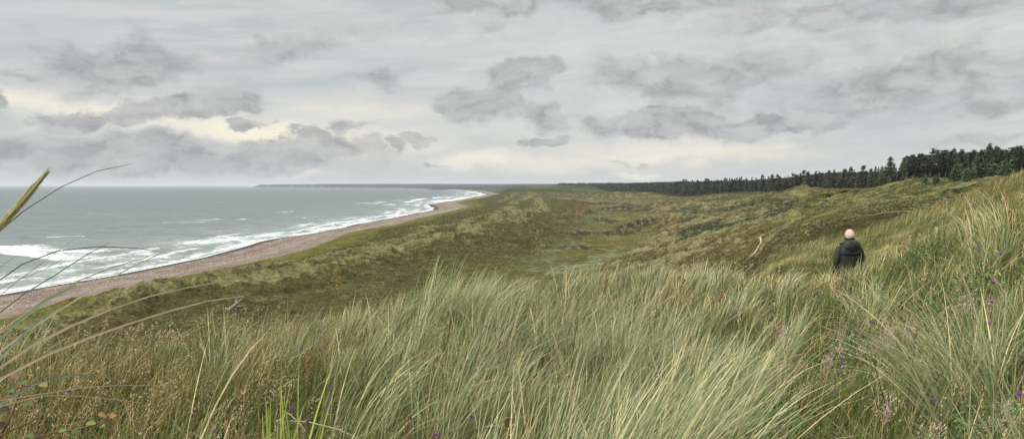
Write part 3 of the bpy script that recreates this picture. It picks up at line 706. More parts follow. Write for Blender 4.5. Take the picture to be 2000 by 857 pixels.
def build_mid_grass():
    """slopes from the shoulder out to about 90 m and tussocks on the dunes beyond"""
    B = Batch()
    n = 120000; x, y = sector(n, 12.5, 60, -.5, 1.0, power=.5); z = H(x, y); d = np.hypot(x, y)
    vis = (z - EYE) / d > -.30; x, y, z, d = x[vis], y[vis], z[vis], d[vis]
    px = 1000 + F * x / y
    k = ~((px < 1450) & (d > 17)) ; x, y, z, d = x[k], y[k], z[k], d[k]; n = len(x)
    zn = fbm(x / 3.5, y / 3.5, 3)
    L = rng.uniform(.2, .46, n) * (1 + .5 * zn) * (1 + d / 150.)
    az = WIND + rng.normal(0, .6, n); w = .0042 * d / 9. * rng.uniform(.6, 1.2, n)
    V, Q, S, t = blades(np.stack([x, y, z - .03], 1), L, az, np.abs(rng.normal(.2, .2, n)), rng.uniform(.4, 1.5, n), w, 3)
    mix = sstep(zn + .15 * sstep(d, 20, 30), -.05, .4)
    ca = pick(PAL_MARRAM, (4, 2.5, 4, 1.5, 2.2, 4), n) * np.array([.82, .75, .62]); cb = pick(PAL_FINE, (4, 2, 4, 1.8, .9, 2), n) * np.array([.95, .82, .8]) * (1 + .5 * fbm(x / 1.8, y / 1.8, 2))[:, None]
    c = np.where((rng.random(n) < mix)[:, None], ca, cb)
    B.add(V, Q, grad_cols(c, 3))
    tag(B.build('slope_grass', M_BLADE), 'windblown pale grass on the slope and spur beyond the walker', 'grass', kind='stuff')
    # distant tussocks
    B = Batch()
    n = 160000; x, y = sector(n, 85, 900, -.62, .85, power=.35); z, c, r, rd, fl = H(x, y, True)
    n3 = fbm(x / 5., y / 5., 3); n2 = fbm(x / 11., y / 14., 4)
    hl = sstep(z, 24, 29)
    px0 = 1000 + F * x / y
    want = .02 + .85 * sstep(rd + .35 * n2 + .4 * n3, .2, .75) * (1 - fl) + .5 * sstep(c, 60, 80) * (1 - sstep(c, 135, 170)) * sstep(n2 + n3 + rd * .7, .1, .6) + .12 * fl * sstep(n2, .1, .4) + .25 * hl
    want = want + .30 * sstep(px0, 1300, 1400) * (1 - sstep(px0, 1600, 1660)) * (1 - sstep(r, 150, 190)) - .8 * sstep(px0, 1630, 1680) * (1 - sstep(r, 118, 125)) + .25 * sstep(px0, 1080, 1250) * (1 - sstep(r, 300, 420)) * (n3 > 0)
    k = (c > 56) & (rng.random(n) < want); x, y, z, r, c, hl = x[k], y[k], z[k], r[k], c[k], hl[k]
    px = 1000 + F * x / y; py = 362 - F * (z - EYE) / y
    k = (py < 700) & ~((px < 1500) & (py > 640)); x, y, z, r, hl = x[k], y[k], z[k], r[k], hl[k]
    m = 7; n = len(x); xx, yy, zz, rr_ = (np.repeat(a, m) for a in (x, y, z, r))
    N = n * m; sc = (.50 + rr_ / 560.) * np.repeat(rng.uniform(.6, 1.3, n), m)
    an = rng.uniform(0, 2 * np.pi, N); rd_ = .22 * sc * rng.random(N)
    L = .40 * sc * rng.uniform(.6, 1.2, N) * np.where(np.repeat(hl, m) > .5, .7, 1)
    V, Q, S, t = blades(np.stack([xx + rd_ * np.cos(an), yy + rd_ * np.sin(an), zz - .05], 1), L, np.arctan2(.5 * np.sin(an), .5 * np.cos(an) + .45), rng.uniform(.1, .6, N), rng.uniform(.2, .9, N), .10 * sc, 2)
    col = np.repeat(pick(np.array([(.24, .23, .115), (.31, .28, .15), (.10, .105, .036), (.38, .32, .19), (.05, .047, .018)]), (4, 3, 3, 1.6, 1.4), n), m, 0)
    B.add(V, Q, np.repeat(col[:, None], 6, 1))
    tag(B.build('dune_tussocks', M_BLADE), 'pale marram tussocks dotting the dunes across the valley', 'grass', kind='stuff')

# ------------------------------------------------------------------ conifers
M_BARK = simple_mat('conifer bark', (.16, .135, .115), .9, .3, 3, .1, bump=.03)
def needle_mat(name, col):
    m, t = new_mat(name)
    base = t.node('ShaderNodeAttribute', attribute_name='Col').outputs['Color']
    rn = t.node('ShaderNodeObjectInfo').outputs['Random']
    base = t.vmath('SCALE', base, scale=t.mapr(rn, 0, 1, .60, 1.7, False))
    b = t.node('ShaderNodeBsdfPrincipled'); t.put(b.inputs['Base Color'], base); b.inputs['Roughness'].default_value = .7; b.inputs['Specular IOR Level'].default_value = .2
    out = t.node('ShaderNodeOutputMaterial'); t.l.new(b.outputs[0], out.inputs[0]); return m
M_NEEDLE = needle_mat('conifer needles', None)

def tube_np(pts, rad, sides=6):
    pts = np.array(pts, float); n = len(pts); a = np.linspace(0, 2 * np.pi, sides, endpoint=False)
    T = np.gradient(pts, axis=0); T /= np.linalg.norm(T, axis=1)[:, None]
    ref = np.where(np.abs(T[:, 2:3]) > .9, np.array([[1., 0, 0]]), np.array([[0, 0, 1.]]))
    U = np.cross(T, ref); U /= np.linalg.norm(U, axis=1)[:, None]; W = np.cross(T, U)
    rad = np.asarray(rad, float).reshape(-1, 1, 1) * np.ones((n, 1, 1))
    V = pts[:, None] + rad * (U[:, None] * np.cos(a)[None, :, None] + W[:, None] * np.sin(a)[None, :, None])
    i = np.arange(n - 1)[:, None] * sides; j = np.arange(sides)[None]; j2 = (j + 1) % sides
    Q = np.stack([i + j, i + j2, i + sides + j2, i + sides + j], -1).reshape(-1, 4)
    return V.reshape(-1, 3), Q

def crown_faces(rg, Hh, bottom, width, whorls, per, clump, size, shear=.0, flat=.6, cols=((.030, .048, .022), (.048, .068, .028), (.022, .036, .018)), top_pow=.8):
    """drooping whorls of boughs made of many small needle sprays"""
    C, D = [], []
    for w in range(whorls):
        f = (w + rg.uniform(-.3, .3)) / whorls; z0 = bottom + (Hh - bottom) * np.clip(f, 0, 1)
        rmax = width * max(.03, (1 - f)) ** top_pow * rg.uniform(.75, 1.15) * min(1, .55 + 2.2 * f)
        k = max(3, int(per * (.5 + .5 * (1 - f)))); a0 = rg.uniform(0, 6.28)
        for b in range(k):
            a = a0 + 6.283 * b / k + rg.normal(0, .25); rl = rmax * rg.uniform(.55, 1.2)
            lift = rg.uniform(-.1, .25) if f < .75 else rg.uniform(.2, .7)
            mm = max(2, int(clump * (.4 + rl / width)))
            s = (np.arange(mm) + .5) / mm * rl
            px_ = np.cos(a) * s; py_ = np.sin(a) * s; pz = z0 + lift * s - .10 * s * s / max(rl, .1)
            p = np.stack([px_ + shear * (z0 / Hh) ** 2 * width, py_, pz], 1) + rg.normal(0, size * .32, (mm, 3)) * np.array([1, 1, .6])
            C.append(p); d = np.stack([np.full(mm, np.cos(a)), np.full(mm, np.sin(a)), np.full(mm, lift - .15)], 1) + rg.normal(0, .45, (mm, 3)); D.append(d)
    tip = np.stack([np.full(5, shear * width), np.zeros(5), np.linspace(Hh * .93, Hh * 1.03, 5)], 1); C.append(tip); D.append(np.tile([0, 0, 1.], (5, 1)) + rg.normal(0, .25, (5, 3)))
    C = np.concatenate(C); D = np.concatenate(D); D /= np.linalg.norm(D, axis=1)[:, None]
    N = len(C); S = np.cross(D, rg.normal(0, 1, (N, 3)) * np.array([.5, .5, 1])); S /= np.linalg.norm(S, axis=1)[:, None]
    l = rg.uniform(.6, 1.3, (N, 1)) * size; wd = l * rg.uniform(.28, .5, (N, 1))
    l[-5:] *= .7; wd[-5:] *= .35
    V = np.stack([C - D * l * .6, C + S * wd, C + D * l, C - S * wd], 1)
    cols = np.array(cols); ci = cols[rg.integers(0, len(cols), N)] * rg.uniform(.75, 1.3, (N, 1))
    return V, np.arange(N * 4).reshape(-1, 4), np.repeat(ci[:, None], 4, 1)

def conifer_variant(seed, Hh, bottom, width, **kw):
    rg = np.random.default_rng(seed)
    B = Batch(); V, Q, C = crown_faces(rg, Hh, bottom, width, kw.get('whorls', 20), kw.get('per', 9), kw.get('clump', 7), kw.get('size', .55), kw.get('shear', 0), top_pow=kw.get('tp', .8),
                                       cols=kw.get('cols', ((.062, .070, .042), (.092, .098, .054), (.042, .050, .034))))
    B.add(V, Q, C); crown = B.build('crown', M_NEEDLE, link=False)
    n = 9; zz = np.linspace(-.6, Hh * .97, n); sh = kw.get('shear', 0) * (zz / Hh) ** 2 * width
    V, Q = tube_np(np.stack([sh, zz * 0, zz], 1), np.linspace(.17, .03, n) * Hh / 12)
    Bt = Batch(); Bt.add(V, Q, np.tile((.1, .08, .06), (len(V), 1)))
    for k in range(kw.get('dead', 10)):          # bare dead boughs low on the stem
        a = rg.uniform(0, 6.28); z0 = rg.uniform(.12, .5) * Hh; l = rg.uniform(.5, 1.5)
        V, Q = tube_np([(0, 0, z0), (np.cos(a) * l * .6, np.sin(a) * l * .6, z0 + .1), (np.cos(a) * l, np.sin(a) * l, z0 - .1)], [.035, .025, .01], 4)
        Bt.add(V, Q, np.tile((.1, .08, .06), (len(V), 1)))
    trunk = Bt.build('trunk', M_BARK, link=False)
    return crown, trunk

VAR_TALL = [conifer_variant(10 + i, 12 + (i % 3), 4.0 + .5 * (i % 2), 2.9 + .3 * (i % 3), shear=.15 * (i % 3), size=.62, per=10, clump=7, tp=.62) for i in range(5)]
VAR_SPIRE = [conifer_variant(30 + i, 12.5 + .6 * (i % 3), 1.8, 2.5 + .25 * (i % 2), whorls=22, size=.6, per=9, clump=6, dead=3, tp=.95) for i in range(5)]
VAR_YOUNG = [conifer_variant(50 + i, 5.2, .3, 2.3, whorls=11, per=10, clump=6, size=.5, dead=0, tp=.6, cols=((.060, .080, .034), (.085, .104, .045), (.042, .060, .028))) for i in range(3)]

def place_tree(var, x, y, s, label, group, cat='tree', name='spruce_tree', rz=None, sz=None):
    t = empty(name, (x, y, float(H(x, y)[0]) - .1), random.uniform(0, 6.28) if rz is None else rz)
    t.scale = (s, s, sz or s * random.uniform(.92, 1.1))
    tag(t, label, cat, group)
    for me, nm in zip(var, ('crown', 'trunk')):
        o = bpy.data.objects.new(nm, me); COL.objects.link(o); o.parent = t
    return t

def build_trees():
    # the wood on the hill at right
    spots = []
    rg = random.Random(5)
    cols_ = np.arange(1766, 2075, 7.)
    for row, dd in enumerate((0, 7, 15)):
        for px in cols_:
            p = px + rg.uniform(-5, 5) + row * 3
            if row == 0 and 1815 < p < 1960 and rg.random() < .3: continue
            spots.append((p, dd + rg.uniform(-3, 3), row))
    for p, dd, row in spots:
        d = np.interp(p, [1760, 1800, 1900, 2000, 2100], [290, 290, 282, 270, 262]) + dd
        x = (p - 1000) / F * d
        top = np.interp(p, [1762, 1790, 1840, 1900, 1950, 2000, 2080], [318, 301, 296, 293, 290, 287, 284]) + rg.uniform(-5, 6)
        z = float(H(x, d)[0]); hh = (362 - top) / F * d + EYE - z
        hh = min(max(hh, 7), 17)
        v = rg.choice(VAR_TALL)
        s = hh / 13.0
        place_tree(v, x, d, s * rg.uniform(.9, 1.1), 'dark wind-shaped spruce in the dense wood on the hill at right', 'spruces of the wood on the hill', sz=s * rg.uniform(.86, 1.08)).scale.x *= rg.uniform(.85, 1.4)
    d = 305; x = (1738 - 1000) / F * d
    place_tree(VAR_TALL[1], x, d, .95, 'lone ragged spruce standing just left of the dense wood on the hill', 'spruces of the wood on the hill', sz=.8).scale = (1.0, 1.0, .86)
    # young bushy spruces at the foot of the wood
    for i in range(34):
        px = rg.uniform(1800, 1975); k = (px - 1800) / 175
        d = 255 - 28 * rg.random() + 6 * rg.random() - 8 * k
        x = (px - 1000) / F * d
        s = rg.uniform(.55, 1.15) * (.65 if px < 1830 else 1)
        place_tree(rg.choice(VAR_YOUNG), x, d, s, 'low bushy young spruce at the foot of the wood on the hill', 'young spruces below the wood', name='young_spruce')
    # long edge of the plantation running away from the hill
    pxs, rows = [], []
    n = 0
    for i in range(150):
        f = i / 149.; p = 1755 - f * 455 + rg.uniform(-1.5, 1.5)
        d = np.interp(p, [1300, 1400, 1500, 1600, 1650, 1700, 1760], [1160, 790, 610, 500, 440, 375, 320]) + rg.uniform(-8, 12)
        x = (p - 1000) / F * d; z = float(H(x, d)[0])
        top = np.interp(p, [1300, 1400, 1500, 1560, 1600, 1650, 1700, 1755], [356, 352, 349, 343, 337, 335, 334, 328]) + rg.uniform(-8, 7) * min(1, 500 / d)
        hh = min(max((362 - top) / F * d + EYE - z, 6), 23); s = hh / 13
        place_tree(rg.choice(VAR_SPIRE + VAR_TALL[:3]), x, d, s * rg.uniform(.8, 1.35), 'dark spruce in the long plantation edge below the hill', 'spruces along the plantation edge', sz=s)
        n += 1
    # the wood behind and beyond the edge, one mass
    B = Batch(); rgn = np.random.default_rng(9)
    P_, S_ = [], []
    for k in range(7600):
        if k < 5600:
            p = rgn.uniform(1110, 1760); d0 = np.interp(p, [1100, 1150, 1200, 1300, 1400, 1500, 1600, 1650, 1700, 1760], [2600, 2300, 1650, 1170, 800, 620, 510, 450, 385, 330])
            d = d0 * (1 + .45 * rgn.random() ** 1.5) + 4
            if p < 1230: d = d0 * (1 + .25 * rgn.random())
        else:
            p = rgn.uniform(1765, 2350); d = 315 + 160 * rgn.random()
        x = (p - 1000) / F * d; P_.append((x, d)); S_.append(p)
    P_ = np.array(P_); S_ = np.array(S_); z = H(P_[:, 0], P_[:, 1])
    top = np.interp(S_, [1100, 1150, 1200, 1300, 1400, 1500, 1560, 1600, 1700, 1755, 1762, 1840, 2000, 2400], [365, 364, 361, 359, 357, 354, 348, 342, 340, 338, 312, 306, 298, 292]) + rgn.uniform(-3, 3, len(S_))
    hh = np.clip((362 - top) / F * P_[:, 1] + EYE - z, 4, 24)
    nb = 34; n = len(hh)
    f = rgn.random((n, nb)) ** .8; a = rgn.uniform(0, 6.28, (n, nb)); rad = (1 - f) ** .8 * rgn.uniform(.4, 1.1, (n, nb)) * hh[:, None] * .2
    c = np.stack([P_[:, 0, None] + rad * np.cos(a), P_[:, 1, None] + rad * np.sin(a), (z[:, None] + hh[:, None] * (.12 + .88 * f))], -1)
    dv = np.stack([np.cos(a) * (1 - f), np.sin(a) * (1 - f), .1 + f * 1.2], -1) + rgn.normal(0, .3, (n, nb, 3)); dv /= np.linalg.norm(dv, axis=2)[..., None]
    sd = np.cross(dv, rgn.normal(0, 1, (n, nb, 3))); sd /= np.linalg.norm(sd, axis=2)[..., None]
    l = (hh[:, None] * .095 * rgn.uniform(.7, 1.3, (n, nb)))[..., None]; w = l * .55
    V = np.stack([c - dv * l, c + sd * w, c + dv * l, c - sd * w], 2)
    col = np.array([(.058, .066, .044), (.076, .082, .050), (.044, .052, .038)])[rgn.integers(0, 3, (n, nb))] * rgn.uniform(.7, 1.3, (n, 1, 1))
    B.add(V, np.arange(n * nb * 4).reshape(-1, 4), np.repeat(col[:, :, None], 4, 2))
    tag(B.build('conifer_wood', M_NEEDLE), 'dark mass of conifers filling the plantation behind its edge', 'wood', kind='stuff')
    # far dark woods along the coast plain
    B = Batch(); n = 2600
    p = rgn.uniform(840, 1420, n); d = np.where(p > 1090, rgn.uniform(2600, 5200, n), rgn.uniform(5600, 9200, n)); x = (p - 1000) / F * d; keep = fbm(x / 500., d / 500., 3) > -.12; x, d = x[keep], d[keep]; n = len(x); z = H(x, d)
    nb = 8; c = np.stack([x[:, None] + rgn.normal(0, 12, (n, nb)), d[:, None] + rgn.normal(0, 12, (n, nb)), z[:, None] + rgn.uniform(0, 9, (n, nb))], -1)
    l = 7.; dv = rgn.normal(0, 1, (n, nb, 3)) * np.array([1.2, .5, .6]); dv /= np.linalg.norm(dv, axis=2)[..., None]; sd = np.cross(dv, rgn.normal(0, 1, (n, nb, 3))); sd /= np.linalg.norm(sd, axis=2)[..., None]
    V = np.stack([c - dv * l, c + sd * l * .5, c + dv * l, c - sd * l * .5], 2)
    B.add(V, np.arange(n * nb * 4).reshape(-1, 4), np.tile((.035, .05, .028), (n * nb * 4, 1)))
    tag(B.build('far_woodland', M_NEEDLE), 'low dark woods along the hazy horizon inland', 'wood', kind='stuff')

def bush_meshes():
    out = []
    for s in range(3):
        rg = np.random.default_rng(70 + s); n = 420
        v = rg.normal(0, 1, (n, 3)); v[:, 2] = np.abs(v[:, 2]); v /= np.linalg.norm(v, axis=1)[:, None]
        lump = 1 + .3 * np.sin(v[:, 0] * 5 + s) * np.cos(v[:, 1] * 4 + s * 2)
        c = v * (rg.random((n, 1)) ** .35) * lump[:, None] * np.array([1.2, 1.0, .8])
        dv = v + rg.normal(0, .6, (n, 3)); dv /= np.linalg.norm(dv, axis=1)[:, None]; sd = np.cross(dv, rg.normal(0, 1, (n, 3))); sd /= np.linalg.norm(sd, axis=1)[:, None]
        l = rg.uniform(.1, .24, (n, 1)); V = np.stack([c - dv * l, c + sd * l * .5, c + dv * l, c - sd * l * .5], 1)
        fl = (rg.random(n) < .42) & (c[:, 2] > .25)
        g = Batch(); m1 = ~fl; g.add(V[m1], np.arange(m1.sum() * 4).reshape(-1, 4), np.repeat((np.array([.05, .075, .03]) * rg.uniform(.7, 1.4, (m1.sum(), 1)))[:, None], 4, 1))
        y = Batch(); Vf = V[fl] + np.array([0, 0, .05]); y.add(Vf, np.arange(fl.sum() * 4).reshape(-1, 4), np.repeat((np.array([.46, .33, .045]) * rg.uniform(.7, 1.2, (fl.sum(), 1)))[:, None], 4, 1))
        st = Batch()
        for k in range(6):
            a = k * 1.05; V_, Q_ = tube_np([(0, 0, -.3), (.3 * math.cos(a), .3 * math.sin(a), .25), (.6 * math.cos(a), .6 * math.sin(a), .5)], [.06, .04, .02], 5)
            st.add(V_, Q_, np.tile((.1, .08, .05), (len(V_), 1)))
        out.append((g.build('foliage', M_NEEDLE, link=False), y.build('blossom', M_SEED, link=False), st.build('stem', M_BARK, link=False)))
    return out

def build_bushes():
    bm = bush_meshes(); rg = random.Random(12)
    def put(name, px, py, dapprox, s, label, group, blossom):
        x, y = (px - 1000) / F * dapprox, dapprox
        t = empty(name, (x, y, float(H(x, y)[0])), rg.uniform(0, 6.28)); t.scale = (s, s, s * .8)
        tag(t, label, 'bush', group); g, yb, st = rg.choice(bm)
        for me, nm in ((g, 'foliage'), (st, 'stem')) + (((yb, 'blossom'),) if blossom else ()):
            o = bpy.data.objects.new(nm, me); COL.objects.link(o); o.parent = t
    for i in range(30):     # the band of yellow gorse below the plantation edge
        px = rg.uniform(1605, 1652); d = rg.uniform(350, 400)
        put('gorse_bush', px, 0, d, rg.uniform(1.2, 2.2), 'yellow flowering gorse in the bright patch below the plantation', 'gorse in the bright yellow patch', True)
    for px, d in [(1548, 330), (1553, 335), (1545, 345), (1607, 300), (1612, 296), (1600, 320), (1430, 420), (1468, 400), (1470, 330), (1510, 352), (1424, 360), (1410, 430)]:
        put('gorse_bush', px, 0, d + rg.uniform(-3, 3), rg.uniform(1., 1.7), 'small yellow-flecked gorse bush scattered in the dark scrub', 'gorse scattered through the scrub', True)
    put('juniper_bush', 1846, 0, 46, .55, 'small dark rounded bush alone on the grassy ridge right of the walker', None, False)
    for px, d in [(1768, 128), (1800, 150), (1870, 160), (1846, 178), (1690, 240), (1672, 300), (1665, 310), (1678, 290), (1655, 320)]:
        put('juniper_bush', px, 0, d, rg.uniform(.7, 1.5), 'small dark bush scattered on the green hillside below the wood', 'dark bushes on the hillside', False)
    # low dense scrub: one ground cover
    B = Batch(); rgn = np.random.default_rng(33); n = 9000
    px = rgn.uniform(1330, 1720, n); d = rgn.uniform(250, 560, n); x = (px - 1000) / F * d
    z = H(x, d); k = (fbm(x / 45., d / 45., 4) + .4 * fbm(x / 11., d / 11., 3) > .0) & (z < 27); x, d, z = x[k], d[k], z[k]; n = len(x)
    nb = 16; sc = rgn.uniform(.5, 1.1, (n, 1)); off = rgn.normal(0, .7, (n, nb, 3)) * sc[..., None] * np.array([1, 1, .35])
    c = np.stack([x, d, z + .5], 1)[:, None] + off
    dv = rgn.normal(0, 1, (n, nb, 3)) + np.array([0, 0, .6]); dv /= np.linalg.norm(dv, axis=2)[..., None]; sd = np.cross(dv, rgn.normal(0, 1, (n, nb, 3))); sd /= np.linalg.norm(sd, axis=2)[..., None]
    l = rgn.uniform(.15, .34, (n, nb, 1)); V = np.stack([c - dv * l, c + sd * l * .6, c + dv * l, c - sd * l * .6], 2)
    pc = np.array([(.050, .080, .034), (.072, .10, .040), (.09, .09, .045), (.13, .10, .06)])[rgn.choice(4, n, p=[.4, .3, .2, .1])]
    B.add(V, np.arange(n * nb * 4).reshape(-1, 4), np.repeat(np.repeat(pc[:, None], nb, 1)[:, :, None] * rgn.uniform(.7, 1.3, (n, nb, 1, 1)), 4, 2))
    tag(B.build('low_scrub', M_NEEDLE), 'dark green creeping scrub across the hollow below the plantation', 'scrub', kind='stuff')

# ------------------------------------------------------------------ individual plants in the foreground
def curve_pts(ctrl, n=14):
    c = np.array(ctrl, float); t = np.concatenate([[0], np.cumsum(np.linalg.norm(np.diff(c, axis=0), axis=1))]); t /= t[-1]
    q = np.linspace(0, 1, n); m = np.gradient(c, t, axis=0)
    i = np.clip(np.searchsorted(t, q, 'right') - 1, 0, len(t) - 2); h = (t[i + 1] - t[i])[:, None]; u = ((q - t[i])[:, None]) / h
    return (2*u**3 - 3*u**2 + 1) * c[i] + (u**3 - 2*u**2 + u) * h * m[i] + (-2*u**3 + 3*u**2) * c[i + 1] + (u**3 - u**2) * h * m[i + 1]
def strap(ctrl, width, n=16, fold=.25, tipfrac=.45):
    """a single long leaf: channelled strip following a curve"""
    p = curve_pts(ctrl, n); T = np.gradient(p, axis=0); T /= np.linalg.norm(T, axis=1)[:, None]
    U = np.cross(T, np.array([0, 1., 0])); U /= np.linalg.norm(U, axis=1)[:, None] + 1e-9; N = np.cross(U, T)
    t = np.linspace(0, 1, n); w = width * .5 * np.minimum(1, (1 - t) / tipfrac + .12) ** .7; w = w[:, None]
    V = np.stack([p - U * w, p + N * w * fold * 2 - U * w * .45, p + N * w * fold * 2 + U * w * .45, p + U * w], 1); m = 4
    i = np.arange(n - 1)[:, None] * m; j = np.arange(m - 1)[None]
    return V.reshape(-1, 3), np.stack([i + j, i + j + 1, i + m + j + 1, i + m + j], -1).reshape(-1, 4), p

def build_left_blades():
    straw = (.50, .41, .25); gr = (.18, .25, .13); gg = (.23, .29, .19); dk = (.12, .14, .10)
    items = [
        ([(-60, 800), (0, 741), (110, 684), (222, 642), (330, 607), (403, 588), (475, 578)], .95, .0052, straw, 'long straw coloured blade crossing the lower left, nearest below the beach'),
        ([(-60, 770), (0, 716), (74, 668), (148, 632), (296, 577), (444, 547)], .97, .0050, straw, 'long straw blade whose tip reaches far right over the turf at left'),
        ([(-50, 735), (0, 684), (92, 621), (160, 578), (222, 540), (322, 491)], 1.0, .0046, straw, 'straw blade rising steeply across the beach with its tip over the surf'),
        ([(-50, 695), (0, 647), (74, 595), (148, 551), (225, 520), (290, 502)], 1.05, .0040, (.42, .35, .22), 'thin pale brown blade arching over the pebble beach'),
        ([(-60, 720), (0, 662), (50, 615), (100, 582), (150, 555)], .85, .0075, gr, 'broad green blade with blunt curve at the left edge below the beach'),
        ([(-50, 770), (0, 700), (60, 640), (120, 600)], .85, .0065, gg, 'second broad green blade at the left edge under the straw ones'),
        ([(-50, 590), (0, 543), (60, 508), (112, 490), (209, 481), (270, 485), (329, 494)], 1.05, .0030, dk, 'dark thin blade arching flat over the white surf'),
        ([(-50, 600), (0, 562), (90, 525), (142, 494)], 1.1, .0026, (.3, .28, .2), 'short brownish blade tip over the foam at left'),
        ([(-40, 545), (0, 524), (30, 500), (56, 483)], 1.1, .0024, dk, 'short dark blade tip over the grey sea at the left edge'),
        ([(-50, 650), (0, 610), (50, 572), (104, 539), (187, 487), (215, 474)], 1.05, .0034, dk, 'dark grey-green blade slanting across beach and surf'),
        ([(-50, 618), (0, 576), (93, 505), (140, 470), (187, 446)], 1.15, .0022, (.36, .32, .22), 'hair-thin straw stalk reaching highest over the breakers'),
        ([(-60, 790), (0, 781), (80, 769), (160, 756), (230, 752), (345, 752)], 1.15, .0030, straw, 'pale straight straw lying level over the grass at lower left'),
        ([(-60, 812), (0, 793), (80, 772), (161, 773), (276, 786)], 1.15, .0030, straw, 'pale straw drooping at its tip at lower left'),
        ([(-60, 830), (0, 789), (80, 745), (161, 729), (241, 743)], 1.2, .0060, gg, 'grey-green blade arching over low behind the bramble at lower left'),
        ([(-50, 500), (0, 450), (70, 395), (150, 350), (200, 331), (258, 320)], .95, .0030, (.2, .2, .14), 'long thin leaf curving up past the horizon into the sky at left'),
    ]
    for ctrl, d, w, c, lab in items:
        pts = [P(a, b, d + .04 * i) for i, (a, b) in enumerate(ctrl)]
        # continue the stalk down to the dune outside the left edge
        base = pts[0]; foot = np.array([base[0] - .18, base[1] - .05, float(H(base[0] - .18, base[1] - .05)[0]) - .02])
        full = [foot, foot * .5 + base * .5 + np.array([-.05, 0, .06])] + pts
        V, Q, p = strap(full, w * 1.3, 34)
        cc = np.tile(np.array(c) * .9, (len(V), 1)) * rng.uniform(.92, 1.08, (len(V), 1))
        o = mesh_np('grass_blade', V - p[0], Q, M_BLADE, cc, smooth=True); o.location = p[0]
        tag(o, lab, 'grass blade', 'long grass blades leaning in from the left')
    # the big ear of marram in front of the sky
    root = np.array([-.95, .95, 0]); root[2] = float(H(root[0], root[1])[0])
    ctrl = [root, P(-120, 640, .98), P(-45, 510, 1.0), P(0, 440, 1.0), P(45, 392, 1.0), P(90, 339, 1.02)]
    t = tag(empty('marram_ear', root), 'yellowish marram grass ear on a thick stalk against the sky at the left edge', 'grass ear')
    pp = curve_pts(ctrl, 40); n0 = int(40 * .64)
    V, Q = tube_np(pp, np.linspace(.0032, .0009, 40), 7); mesh_np('stalk', V - root, Q, M_BLADE, np.tile((.5, .48, .25), (len(V), 1)), t, True)
    B = Batch(); rg = np.random.default_rng(2)
    seg0, seg1 = P(-8, 452, 1.0), P(90, 339, 1.02); ax = seg1 - seg0; Ls = np.linalg.norm(ax); ax /= Ls
    n = 620; s = rg.random(n); prof = .0046 * np.minimum(1, (1 - s) / .45 + .12) * np.minimum(1, s / .12 + .5)
    a = rg.uniform(0, 6.28, n); u = np.cross(ax, (0, 0, 1.)); u /= np.linalg.norm(u); v = np.cross(ax, u)
    rad = u * np.cos(a)[:, None] + v * np.sin(a)[:, None]; c = seg0 + ax * (s * Ls)[:, None] + rad * (prof * rg.uniform(.4, 1, n))[:, None]
    dv = ax + rad * .22; dv /= np.linalg.norm(dv, axis=1)[:, None]; sd = np.cross(dv, rad)
    l = rg.uniform(.005, .014, (n, 1)); w = rg.uniform(.0007, .0017, (n, 1))
    Vv = np.stack([c - dv * l * .5, c + sd * w, c + dv * l, c - sd * w], 1)
    col = pick(np.array([(.62, .56, .27), (.5, .5, .22), (.7, .58, .33), (.55, .38, .2)]), (4, 3, 2, 1.4), n)
    B.add(Vv, np.arange(n * 4).reshape(-1, 4), np.repeat(col[:, None], 4, 1))
    B.build('ear', M_SEED, t, root)

def tussock(name, px, d, n, Lm, az0, spread, tiltm, pal_w, label, wmul=1., rad=.14, bend=(.3, 1.2), pal=PAL_MARRAM, group='large marram tussocks in the foreground', pale=1.12):
    x, y = (px - 1000) / F * d, d; z = float(H(x, y)[0]); o3 = np.array([x, y, z])
    rr = rad * np.sqrt(rng.random(n)); an = rng.uniform(0, 2 * np.pi, n); bx, by = x + rr * np.cos(an), y + rr * np.sin(an)
    az = az0 + rng.normal(0, spread, n) + .3 * np.sin(an - az0)
    L = Lm * rng.uniform(.55, 1.12, n); V, Q, S, t = blades(np.stack([bx, by, H(bx, by) - .02], 1), L, az, np.abs(rng.normal(tiltm, .16, n)), rng.uniform(*bend, n), rng.uniform(.0050, .0100, n) * wmul, 7)
    c = pick(pal, pal_w, n) * pale; B = Batch(); B.add(V, Q, grad_cols(c, 7, bf=.8, tf=.5))
    o = B.build(name, M_BLADE, origin=o3); o.location = o3; tag(o, label, 'grass tussock', group); return o

